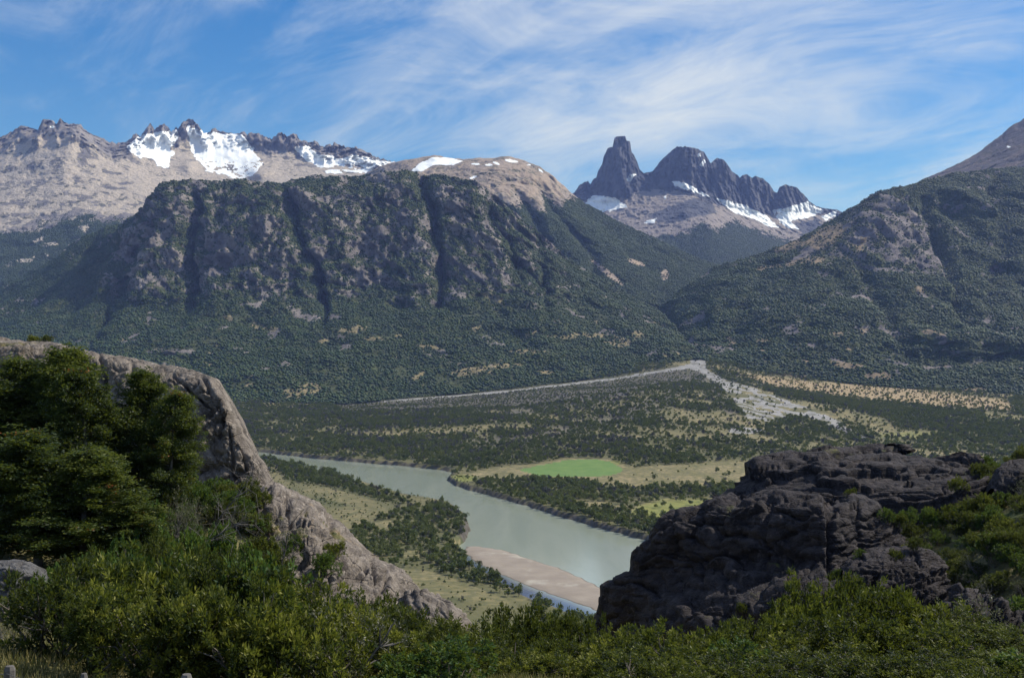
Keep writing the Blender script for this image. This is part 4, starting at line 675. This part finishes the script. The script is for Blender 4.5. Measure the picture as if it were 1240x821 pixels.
rock('rock_outcrop', 708, 1104, 1.4, [[(708, 792, 100.0), (715, 765, 99.5), (722, 745, 99.1), (733, 713, 99.4), (745, 702, 98.6), (765, 690, 98.3), (770, 668, 99.0), (780, 659, 98.3), (790, 655, 98.7), (794, 640, 98.4), (800, 631, 98.0), (812, 621, 98.2), (840, 614, 97.4), (856, 606, 96.4), (868, 599, 96.6), (890, 594, 96.2), (915, 597, 94.5), (940, 594, 92.9), (975, 598, 90.6), (1000, 605, 88.0), (1008, 613, 88.9), (1020, 605, 90.5), (1040, 601, 90.0), (1062, 606, 90.0), (1080, 627, 89.0), (1092, 652, 88.0), (1104, 690, 88.0)],
     [(708, 796, 99.0), (765, 700, 96.8), (800, 646, 96.5), (850, 620, 94.8), (940, 613, 89.4), (1000, 622, 85.0), (1060, 620, 87.5), (1104, 695, 86.5)], [(708, 806, 98.0), (765, 740, 94.8), (800, 706, 94.0), (870, 692, 90.5), (1000, 690, 82.0), (1060, 685, 84.5), (1104, 705, 85.0)], [(708, 830, 96.0), (800, 760, 88.5), (900, 738, 81.0), (1000, 726, 74.0), (1104, 728, 79.0)], [(708, 900, 94.0), (900, 830, 77.5), (1104, 800, 75.0)]],
     [12, 52, 30, 26], M['rock_dark'], 'dark shadowed cliff block with a vertical crack above the river', .24, (.12, 2.6, .55), 8, (([(1000, 606), (1007, 650), (1005, 700)], 3.5, 1.6), ([(850, 612), (840, 650)], 4, .7), ([(930, 600), (925, 690)], 3, .4), ([(1040, 610), (1046, 680)], 2.5, .6)), 8, 6, None, (7, 3.2, .34, .24), .8, .28)
rock('rock_ledge', 1020, 1150, 1.4, [[(1020, 690, 79), (1032, 674, 80), (1050, 664, 81), (1075, 660, 81), (1100, 661, 81), (1128, 667, 80), (1142, 680, 79), (1150, 700, 79)], [(1020, 696, 77.5), (1070, 676, 78), (1125, 682, 78), (1150, 705, 78)], [(1020, 760, 75), (1085, 745, 75), (1150, 750, 76)]], [12, 30], M['rock_dark'], 'low flat dark ledge between the cliff block and green shrubs', .25, (.12, .9, .3), 6, (), 4, 7, None, (3, 1, .3, .2), .8, .25)
rock('rock_ledge', 1140, 1300, 1.4, [[(1140, 752, 59), (1152, 728, 60), (1172, 711, 61), (1190, 714, 61), (1210, 725, 60), (1225, 738, 60), (1250, 742, 60), (1300, 760, 60)], [(1140, 760, 58), (1175, 730, 58.5), (1220, 752, 58), (1300, 775, 58)], [(1140, 850, 55.5), (1220, 850, 55.5), (1300, 860, 56)]], [12, 34], M['rock_dark'], 'broken dark rocks half buried under the right hand thicket', .45, (.2, .9, .45), 6, (([(1205, 722), (1200, 790)], 3, .8),), 4, 8, None, (2.4, 1.0, .4, .25), .8, .3)
rock('boulder', 1204, 1262, 1.4, [[(1204, 590, 96), (1212, 566, 97), (1222, 557, 98), (1240, 555, 98), (1255, 562, 98), (1262, 585, 97)], [(1204, 594, 94.5), (1235, 568, 95), (1262, 590, 95)], [(1204, 640, 93), (1262, 640, 93)]], [10, 20], M['rock_dark'], 'small dark boulder among shrubs at the top of the slope', .3, (.1, .8, .3), 6, (), 3, 9)
# ------------------------------------------------------------------ shrubs and trees near by
M['leaf_olive'] = mat_leaf('olive_leaf', ((.008, .017, .004), (.037, .055, .010), (.24, .24, .034)), .32)
M['leaf_green'] = mat_leaf('bright_leaf', ((.020, .048, .012), (.052, .105, .020), (.115, .180, .035)), .30)
M['leaf_dark'] = mat_leaf('dark_leaf', ((.008, .016, .004), (.030, .045, .009), (.14, .15, .025)), .28)
M['leaf_tree'] = mat_leaf('tree_leaf', ((.014, .028, .008), (.044, .068, .015), (.150, .165, .030)), .38, dead=(.34, .10, .025))
M['leaf_grey'] = mat_leaf('grey_leaf', ((.06, .062, .04), (.11, .11, .07), (.18, .17, .11)), .15)
M['wood_grey'] = mat_simple('weathered_wood', (.085, .077, .068), (.19, .175, .16), 4.0, bdist=.02)
def bush(name, seed, lobes=10, tufts=230, per=48, L=.062, W=.022, tl=.17, up=.55, flatn=0., low=.12, fill=.2):
    r = np.random.default_rng(seed); an = r.uniform(0, 6.28, lobes); rr = np.sqrt(r.uniform(0, 1, lobes))*.68
    cs = np.stack([np.cos(an)*rr, np.sin(an)*rr, r.uniform(.28, .66, lobes)*(1.15-.45*rr)], 1); cr = r.uniform(.20, .36, lobes)
    i = r.integers(0, lobes, tufts); d = unit(r.normal(size=(tufts, 3))+[0, 0, .35]); rad = np.where(r.random(tufts) < fill, r.uniform(.3, .8, tufts), r.uniform(.85, 1.1, tufts))
    C = cs[i]+d*(cr[i]*rad)[:, None]*[1, 1, .85]; C[:, 2] = np.clip(C[:, 2], low*r.uniform(.4, 1.4, tufts), 1.0)
    A = unit(d*.65+r.normal(size=(tufts, 3))*.35+[0, 0, up]); tln = tl*r.uniform(.6, 1.35, tufts)
    T = np.repeat(np.arange(tufts), per); n = len(T); t = r.random(n)**.8; rad_ = unit(r.normal(size=(n, 3)))
    P = C[T]+A[T]*(t*tln[T])[:, None]+rad_*(.05*(1-.6*t))[:, None]*r.uniform(.2, 1.2, n)[:, None]; D = unit(A[T]*.75+rad_*.85)
    V, Fc = leaves(P, D, r.uniform(.65, 1.3, n)*L, r.uniform(.7, 1.2, n)*W, r, flatn)
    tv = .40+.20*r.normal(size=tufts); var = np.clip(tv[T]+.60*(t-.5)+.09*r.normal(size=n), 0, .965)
    V[:, 2] = np.maximum(V[:, 2], .01); fm = mesh_from(name+'_foliage', V, Fc, {'var': np.repeat(var, 4)}, smooth=False)
    a = Acc()
    for k in range(lobes):
        b0 = np.array([r.normal()*.05, r.normal()*.05, -.06]); e = cs[k]*[1, 1, .95]; q = (b0+e)/2+r.normal(size=3)*.05; a.add(*tube([b0, q, e, e+(e-q)*.5+[0, 0, .05]], [.028, .02, .012, .005], 5))
    for j in r.choice(tufts, 46, replace=False):
        e = C[j]; b0 = cs[i[j]]*[.9, .9, .8]; q = (b0+e)/2+r.normal(size=3)*.03; a.add(*tube([b0, q, e], [.011, .008, .003], 4))
    return fm, a.mesh(name+'_stem')
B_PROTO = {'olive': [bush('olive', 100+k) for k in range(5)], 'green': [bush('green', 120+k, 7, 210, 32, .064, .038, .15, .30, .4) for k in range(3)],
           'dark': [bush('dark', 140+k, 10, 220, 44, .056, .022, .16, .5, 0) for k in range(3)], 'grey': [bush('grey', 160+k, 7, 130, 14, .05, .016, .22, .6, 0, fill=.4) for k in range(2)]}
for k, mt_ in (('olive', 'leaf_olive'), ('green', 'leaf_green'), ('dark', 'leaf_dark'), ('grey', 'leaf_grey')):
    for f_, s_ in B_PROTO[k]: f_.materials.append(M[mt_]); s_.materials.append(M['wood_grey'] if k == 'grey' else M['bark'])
rb = np.random.default_rng(5)
KIND = {'olive': 'olive green tufted shrub', 'green': 'bright green leafy shrub', 'dark': 'dark green dense shrub', 'grey': 'grey twiggy half bare shrub'}
def shrub(x, y, w, h, kind, where, group, sink=0.0, zg=None):
    zg = float(hill(x, y)) if zg is None else zg; f_, s_ = B_PROTO[kind][int(rb.integers(0, len(B_PROTO[kind])))]
    o = link('shrub', None); o.location = (x, y, zg-.06-sink); o.rotation_euler = (0, 0, rb.uniform(0, 6.28)); o.scale = (w/2/.85, w/2/.85, (h+sink)/.98)
    o['label'] = KIND[kind]+' '+where; o['category'] = 'shrub'; o['group'] = KIND[kind]+'s '+group
    link('foliage', f_, None, o); link('stem', s_, None, o); return o
def shrub_px(px, top, Y, w, kind, where, group, hmin=.7):
    x = (px-620)/F*Y; zt = H+(HZ-top)/F*Y; zg = float(hill(x, Y)); shrub(x, Y, w, max(hmin, (zt-zg)/1.08), kind, where, group)
FRONT = [  # px, top row, distance, width
 (70, 668, 17.5, 2.2, 'dark'), (130, 655, 18, 2.4, 'olive'), (200, 648, 18.5, 2.4, 'olive'), (262, 662, 17.5, 2.3, 'dark'), (325, 658, 18, 2.4, 'olive'), (385, 698, 17, 2.2, 'olive'), (110, 700, 15.5, 1.8, 'dark'), (180, 690, 15.2, 2.0, 'olive'), (240, 700, 15, 1.9, 'olive'), (300, 690, 15.3, 2.0, 'olive'), (360, 705, 15, 1.9, 'olive'), (415, 715, 16, 2.0, 'olive'),
 (440, 712, 21, 2.2, 'dark'), (480, 722, 20, 2.0, 'dark'), (530, 745, 19, 2.0, 'dark'), (460, 760, 16.5, 1.8, 'olive'), (560, 770, 17, 1.6, 'dark'), (520, 790, 15.2, 1.5, 'green')]
for q, a in enumerate(FRONT): shrub_px(a[0], a[1], a[2], a[3], {4: 'green', 8: 'dark', 11: 'grey', 16: 'green'}.get(q, a[4]), 'in the front thicket by the fence posts', 'in the front thicket by the fence posts')
MIDF = [(580, 742, 31, 2.4, 'dark'), (612, 728, 33, 2.4, 'dark'), (650, 726, 33, 2.5, 'dark'), (690, 733, 32, 2.4, 'dark'), (720, 742, 31, 2.2, 'dark'), (635, 760, 27, 2.2, 'dark'), (680, 765, 26, 2.1, 'dark'), (725, 770, 25, 2.0, 'dark'), (600, 780, 24, 2.0, 'dark'), (640, 792, 19, 1.7, 'olive'), (690, 785, 20, 1.8, 'olive'), (735, 788, 19, 1.6, 'olive')]
for a in MIDF: shrub_px(a[0], a[1], a[2], a[3], a[4], 'on the slope between the two rock outcrops', 'between the two rock outcrops')
RIGHTF = [(770, 742, 21, 1.5, 'olive'), (815, 752, 20, 1.6, 'olive'), (860, 745, 21, 1.6, 'olive'), (905, 728, 23, 1.8, 'olive'), (945, 720, 24, 1.9, 'olive'), (985, 705, 25, 2.0, 'olive'), (1030, 690, 26, 2.2, 'olive'), (1075, 682, 27, 2.3, 'olive'), (1115, 700, 26, 2.2, 'olive'), (1155, 722, 25, 2.1, 'dark'), (1195, 745, 24, 2.0, 'dark'), (1235, 752, 23, 2.0, 'dark'),
 (790, 785, 18, 1.5, 'olive'), (840, 790, 17.5, 1.5, 'olive'), (890, 772, 19, 1.6, 'olive'), (940, 765, 20, 1.8, 'dark'), (990, 752, 20.5, 1.9, 'olive'), (1045, 742, 21, 2.0, 'dark'), (1095, 748, 21, 2.0, 'dark'), (1150, 765, 20, 1.9, 'dark'), (1205, 782, 19, 1.8, 'dark'), (1255, 790, 19, 1.8, 'dark'),
 (870, 800, 16, 1.4, 'dark'), (930, 798, 16.5, 1.5, 'dark'), (1000, 790, 17, 1.6, 'dark'), (1070, 785, 17, 1.7, 'dark'), (1140, 798, 16.5, 1.6, 'dark'), (780, 812, 15, 1.3, 'dark'), (1210, 815, 15.5, 1.4, 'dark')]
for q, a in enumerate(RIGHTF): shrub_px(a[0], a[1]+(9, -6, 0, 12)[q % 4], a[2], a[3]*1.25, {3: 'dark', 6: 'dark', 9: 'grey', 14: 'green', 18: 'olive', 21: 'green'}.get(q, a[4]), 'in the thicket below the dark rock outcrop', 'below the dark rock outcrop')
# slope of shrubs beside the dark outcrop
n_ = 0
for k in range(2500):
    Yq = rb.uniform(56, 114); pq = rb.uniform(1060, 1300); x = (pq-620)/F*Yq; zg = float(hill(x, Yq)); py_q = HZ-F*(zg-H)/Yq
    lim = np.interp(py_q, [545, 560, 600, 640, 700, 760], [1195, 1205, 1130, 1085, 1130, 1200])
    if pq < lim or py_q > 790 or py_q < 530: continue
    n_ += 1
    if n_ > 190: break
    kd = ('olive', 'green', 'dark', 'dark', 'green', 'grey')[int(rb.integers(0, 6))]; wq = rb.uniform(1.2, 3.0); shrub(x, Yq, wq, wq*rb.uniform(.45, .75), kd, 'on the slope beside the dark outcrop', 'on the slope beside the dark outcrop')
# left gully below the outcrop
LEFTM = [(180, 600, 46, 2.6, 'green'), (215, 585, 52, 2.4, 'grey'), (240, 600, 55, 2.6, 'grey'), (270, 592, 58, 2.6, 'green'), (292, 572, 60, 2.6, 'olive'), (310, 590, 61, 2.2, 'olive'), (300, 620, 57, 2.4, 'green'), (265, 625, 50, 2.6, 'green'), (225, 635, 46, 2.4, 'green'), (185, 645, 42, 2.4, 'dark'), (150, 640, 40, 2.3, 'green'), (120, 652, 36, 2.2, 'green'), (85, 672, 32, 2.0, 'green'), (60, 690, 27, 1.5, 'green'),
 (205, 665, 38, 2.4, 'green'), (250, 655, 42, 2.4, 'dark'), (290, 650, 46, 2.4, 'green'), (240, 690, 32, 2.2, 'green'), (290, 685, 36, 2.3, 'dark'), (335, 690, 40, 2.2, 'green'), (365, 712, 44, 2.0, 'dark'), (400, 718, 40, 2.2, 'dark'), (425, 715, 36, 2.0, 'green'), (170, 680, 30, 2.0, 'grey'), (130, 680, 29, 1.9, 'green'), (455, 716, 42, 2.2, 'dark'), (500, 735, 36, 2.0, 'dark'), (540, 752, 34, 2.0, 'dark'), (25, 742, 27, 1.2, 'dark'), (50, 735, 24, 1.0, 'grey'), (15, 760, 20, .9, 'grey')]
for a in LEFTM: shrub_px(a[0], a[1], a[2], a[3], a[4], 'in the gully below the pale outcrop', 'in the gully below the pale outcrop', .9)
n_ = 0
for k in range(700):
    Yq = rb.uniform(38, 65); pq = rb.uniform(140, 372); x = (pq-620)/F*Yq; zg = float(hill(x, Yq)); py_q = HZ-F*(zg-H)/Yq
    if py_q < np.interp(pq, [140, 230, 300, 325, 345, 372], [590, 600, 596, 622, 660, 700]): continue
    n_ += 1
    if n_ > 85: break
    kd = ('olive', 'green', 'green', 'dark', 'dark', 'grey', 'olive')[int(rb.integers(0, 7))]; wq = rb.uniform(1.1, 2.4); shrub(x, Yq, wq, wq*rb.uniform(.5, .85), kd, 'in the gully below the pale outcrop', 'in the gully below the pale outcrop')
# shrubs rooted on rock: top of the pale outcrop, cracks of the dark one
def rock_z(x, y):
    bpy.context.view_layer.update(); hit = scn.ray_cast(bpy.context.evaluated_depsgraph_get(), (x, y, H+40), (0, 0, -1)); return hit[1].z if hit[0] else H-20
for px_q, Yq, wq, kd in ((42, 80.5, 1.0, 'olive'), (58, 80.0, .9, 'dark'), (930, 100, 1.2, 'olive'), (990, 97, 1.3, 'green'), (1010, 98, 1.0, 'olive'), (1045, 98, 1.2, 'grey'), (900, 80, 1.0, 'olive'), (850, 80, .9, 'olive'), (960, 79, 1.1, 'olive'), (1015, 80, 1.2, 'green'), (760, 85.4, .9, 'dark'), (1080, 91, 1.8, 'green'), (1100, 95, 2.0, 'green'), (1060, 96, 1.5, 'dark'), (1130, 97, 1.8, 'olive'), (1160, 99, 1.8, 'olive'), (745, 84.5, 1.4, 'dark'), (405, 57, 1.3, 'olive'), (395, 55, 1.5, 'green'), (1070, 88, 1.7, 'green'), (1090, 88, 1.8, 'dark'), (1100, 86, 1.8, 'olive'), (1050, 84, 1.3, 'olive'), (1040, 80, 1.2, 'green'), (1075, 84, 1.5, 'dark'), (1120, 90, 1.8, 'green'), (1110, 80, 1.5, 'dark'), (1085, 79.5, 1.2, 'olive'), (1030, 92, 1.1, 'olive'), (965, 96, .9, 'olive'), (885, 79, .9, 'green'), (925, 78, 1.0, 'dark'), (870, 78.5, .9, 'olive')):
    x = (px_q-620)/F*Yq; z_ = rock_z(x, Yq); shrub(x, Yq, wq, wq*.7, kd, 'rooted in the bare rock', 'rooted in the bare rock', .1, z_)
# tall layered trees in front of the pale outcrop
def layered_tree(name, seed, h=10., rad=2.5, nb=70, lean=(0, 0)):
    r = np.random.default_rng(seed); a = Acc(); t = np.linspace(0, 1, 9); tr = np.stack([lean[0]*t**1.5+.12*np.sin(t*5+seed), lean[1]*t**1.5+.12*np.cos(t*4+seed)-.12, t*h-.4*(1-t)], 1); a.add(*tube(tr, .19*(1-t*.92)+.01, 8)); trunk = a.mesh(name+'_trunk')
    br = Acc(); C, D, VV = [], [], []
    for k in range(nb):
        f = .16+.82*(k+r.random())/nb; b0 = np.array([np.interp(f, t, tr[:, j]) for j in range(3)]); an = r.uniform(0, 6.28); ln = rad*r.uniform(.55, 1.1)*np.interp(f, [.1, .3, .55, .8, 1], [.75, 1, .92, .62, .16]); dr = np.array([math.cos(an), math.sin(an), 0])
        q = b0+dr*ln*.5+[0, 0, ln*.10]; e = b0+dr*ln+[0, 0, ln*r.uniform(-.12, .5)]; br.add(*tube([b0, q, e], [.035*(1.1-f), .022*(1.1-f)+.004, .004], 4)); side = np.cross(dr, [0, 0, 1]); tone = .40+.14*r.normal()
        for s_ in range(int(7+ln*6)):
            u_ = r.uniform(.22, 1.05); c0 = (b0*(1-u_)**2+2*u_*(1-u_)*q+u_*u_*e)+side*r.normal()*.24*ln*(1.2-u_)+[0, 0, r.normal()*.24]; m_ = 34; off = r.normal(size=(m_, 3))*[.20, .20, .09]
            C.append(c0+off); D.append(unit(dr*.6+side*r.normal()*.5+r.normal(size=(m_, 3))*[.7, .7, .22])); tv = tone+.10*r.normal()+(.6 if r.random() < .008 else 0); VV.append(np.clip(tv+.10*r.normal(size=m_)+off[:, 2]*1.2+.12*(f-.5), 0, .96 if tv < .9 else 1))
    C, D, VV = np.concatenate(C), np.concatenate(D), np.concatenate(VV); V, Fc = leaves(C, D, r.uniform(.10, .20, len(C)), r.uniform(.07, .12, len(C)), r, .35)
    return mesh_from(name+'_crown', V, Fc, {'var': np.repeat(VV, 4)}, smooth=False), trunk, br.mesh(name+'_limbs')
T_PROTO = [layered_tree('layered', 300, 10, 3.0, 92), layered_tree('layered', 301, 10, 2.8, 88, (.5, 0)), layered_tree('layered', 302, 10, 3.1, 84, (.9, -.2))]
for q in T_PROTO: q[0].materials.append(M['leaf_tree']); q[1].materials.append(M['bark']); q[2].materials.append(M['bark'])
for px_q, top, Yq, k, wd, rot, lab in ((-40, 446, 56, 0, 1.1, 0, 'tall dark layered tree cut by the photo edge beside the pale outcrop'), (18, 436, 57, 1, 1.1, 2, 'tall dark layered tree with spreading top over the pale outcrop'), (74, 422, 57, 0, 1.05, 1, 'tallest dark layered tree reaching the outcrop rim'), (112, 447, 55, 2, .75, 4, 'narrow dark layered tree against the outcrop face'), (168, 449, 58, 0, .80, 2.4, 'dark layered tree with a bare lower trunk before the outcrop'),
                                  (203, 474, 57, 2, .62, .2, 'leaning dark layered tree spreading towards the bare rock face'), (-15, 530, 48, 1, 1.05, 3, 'shorter dark layered tree low at the foot of the grove'), (48, 520, 47, 2, 1.05, 5, 'bushy dark layered tree in front of the tallest one'), (100, 545, 46, 0, 1.0, 1.5, 'small dark layered tree with drooping low branches'), (150, 600, 46, 1, .7, 0, 'young bright layered tree at the edge of the grove')):
    x = (px_q-620)/F*Yq; zg = float(hill(x, Yq)); hh = (H+(HZ-top)/F*Yq-zg)/10.; o = link('layered_tree', None); o.location = (x, Yq, zg); o.rotation_euler = (0, 0, rot); o.scale = (wd, wd, hh); o['label'] = lab; o['category'] = 'tree'; o['group'] = 'layered trees before the outcrop'
    link('crown', T_PROTO[k][0], None, o); tk_ = link('trunk', T_PROTO[k][1], None, o); link('branch_tier', T_PROTO[k][2], None, tk_)
# dead wood
def snag(px_q, Yq, L, tilt, seed, label):
    r = np.random.default_rng(seed); x = (px_q-620)/F*Yq; zg = float(hill(x, Yq)); t = np.linspace(0, 1, 7); d = np.array([math.sin(tilt), -.1, math.cos(tilt)]); p = t[:, None]*d*L+np.stack([.12*np.sin(t*6+seed), .1*np.cos(t*5), .1*np.sin(t*4)], 1)*L*.25; a = Acc(); a.add(*tube(p, (.055*(1-t*.85)), 7)); b_ = Acc()
    for k in range(22):
        i = int(r.integers(2, 7)); q = p[i]; e = q+(unit(r.normal(size=3)+d*1.1)*L*r.uniform(.2, .45)); mid_ = (q+e)/2+r.normal(size=3)*.06*L; b_.add(*tube([q, mid_, e], [.017, .011, .004], 5))
        for j in range(3): e2 = e+unit(r.normal(size=3)+d*.4)*L*.15; b_.add(*tube([mid_*.4+e*.6, (mid_*.4+e*.6+e2)/2+r.normal(size=3)*.02, e2], [.008, .006, .002], 4))
    o = link('dead_tree', None); o.location = (x, Yq, zg); o['label'] = label; o['category'] = 'dead tree'; o['group'] = 'dead trees in the gully'; link('trunk', a.mesh('dead_trunk'), M['wood_grey'], o); link('branches', b_.mesh('dead_branches'), M['wood_grey'], o)
snag(195, 48, 4.2, .85, 2, 'grey dead tree leaning right over bright shrubs'); snag(250, 54, 4.2, .55, 3, 'twisted grey dead branches below the bare rock face'); snag(330, 52, 3.4, .3, 5, 'thin grey dead tree beside the sloping slab')
# fence at the lower left: weathered posts and wire
fe = link('fence', None); fe['label'] = 'weathered wooden post and wire fence before the front thicket'; fe['category'] = 'fence'; pts_ = []
x0 = (8-620)/F*10.4; fe.location = (x0, 10.4, float(hill(x0, 10.4)))
for px_q, top, Yq in ((-160, 800, 10.9), (8, 806, 10.4), (98, 815, 10.2), (222, 816, 10.0), (420, 840, 9.7)):
    x = (px_q-620)/F*Yq; zt = H+(HZ-top)/F*Yq; zg = float(hill(x, Yq)); t = np.array([0, .02, .5, .97, 1]); ww = .055 if px_q != 98 else .035
    pp = np.stack([x+.03*t+0*t, Yq+0*t, zg-.2+(zt-zg+.2)*t], 1); V, Fc = tube(pp, np.array([ww, ww, ww, ww*.95, ww*.7]), 7); nV = len(V); V = np.concatenate([V, [[x+.03, Yq, zt+.004]]]); V = V-np.array(fe.location)
    a = Acc(); a.add(V, Fc); top_ring = np.arange(nV-7, nV); a.F.append(np.stack([top_ring, np.roll(top_ring, -1), np.full(7, nV), np.full(7, nV)], 1)[:, [0, 1, 2, 2]]) if False else None
    me = bpy.data.meshes.new('post'); me.from_pydata([tuple(q) for q in V], [], [tuple(q) for q in Fc]+[(int(top_ring[i]), int(top_ring[(i+1) % 7]), nV) for i in range(7)]); me.update(); link('post', me, M['wood_grey'], fe); pts_.append((x+.03, Yq-ww, zt))
M['wire'] = mat_simple('fence_wire', (.10, .10, .10), (.16, .16, .16), 5, .5)
for dz in (.06, .32, .6):
    a = Acc()
    for p, q in zip(pts_[:-1], pts_[1:]): t = np.linspace(0, 1, 9)[:, None]; s_ = np.array(p)*(1-t)+np.array(q)*t; s_[:, 2] -= dz+.05*4*(t*(1-t))[:, 0]; a.add(*tube(s_-np.array(fe.location), .003, 4))
    link('wire', a.mesh('fence_wire'), M['wire'], fe)
# dry grass tufts on the near hillside
def grass_field(name, n, seed, region, L, label):
    r = np.random.default_rng(seed); x, y = region(n, r); z = hill(x, y); m_ = 9; i = np.repeat(np.arange(len(x)), m_); C = np.stack([x, y, z-.02], 1)[i]+r.normal(size=(len(i), 3))*[.05, .05, 0]; D = unit(r.normal(size=(len(i), 3))*[.35, .35, .1]+[0, 0, 1]); V, Fc = leaves(C, D, r.uniform(.5, 1.3, len(i))*L, .014+.0*i, r)
    me = mesh_from(name, V, Fc, {'var': np.repeat(r.random(len(i)), 4)}, smooth=False); link(name, me, M['leaf_dry'], kind='stuff', label=label, category='grass')
M['leaf_dry'] = mat_leaf('dry_grass', ((.09, .10, .03), (.20, .17, .065), (.33, .27, .12)), .2)
grass_field('dry_grass', 5200, 9, lambda n, r: (lambda y: (((r.uniform(-80, 700, n))-620)/F*y, y))(r.uniform(9.5, 27, n)), .22, 'yellowish dry grass growing under the front shrubs')
# ------------------------------------------------------------------ haze
def haze_box():
    x0, x1, y0, y1, z0, z1 = -9000, 9000, -400, 14000, -8, 2400
    V = [(x, y, z) for z in (z0, z1) for y in (y0, y1) for x in (x0, x1)]; Fc = [(0, 1, 3, 2), (4, 5, 7, 6), (0, 1, 5, 4), (2, 3, 7, 6), (0, 2, 6, 4), (1, 3, 7, 5)]
    me = mesh_from('haze', V, Fc, smooth=False); mm = bpy.data.materials.new('haze_air'); mm.use_nodes = True; t = mm.node_tree; t.nodes.clear()
    o_ = t.nodes.new('ShaderNodeOutputMaterial'); v = t.nodes.new('ShaderNodeVolumePrincipled'); v.inputs['Color'].default_value = (.34, .47, 1, 1); v.inputs['Absorption Color'].default_value = (1, 1, 1, 1); v.inputs['Density'].default_value = 3.1e-5; v.inputs['Anisotropy'].default_value = 0
    t.links.new(v.outputs[0], o_.inputs['Volume']); link('haze', me, mm, kind='stuff', label='thin blue haze filling the valley air', category='haze')
haze_box()
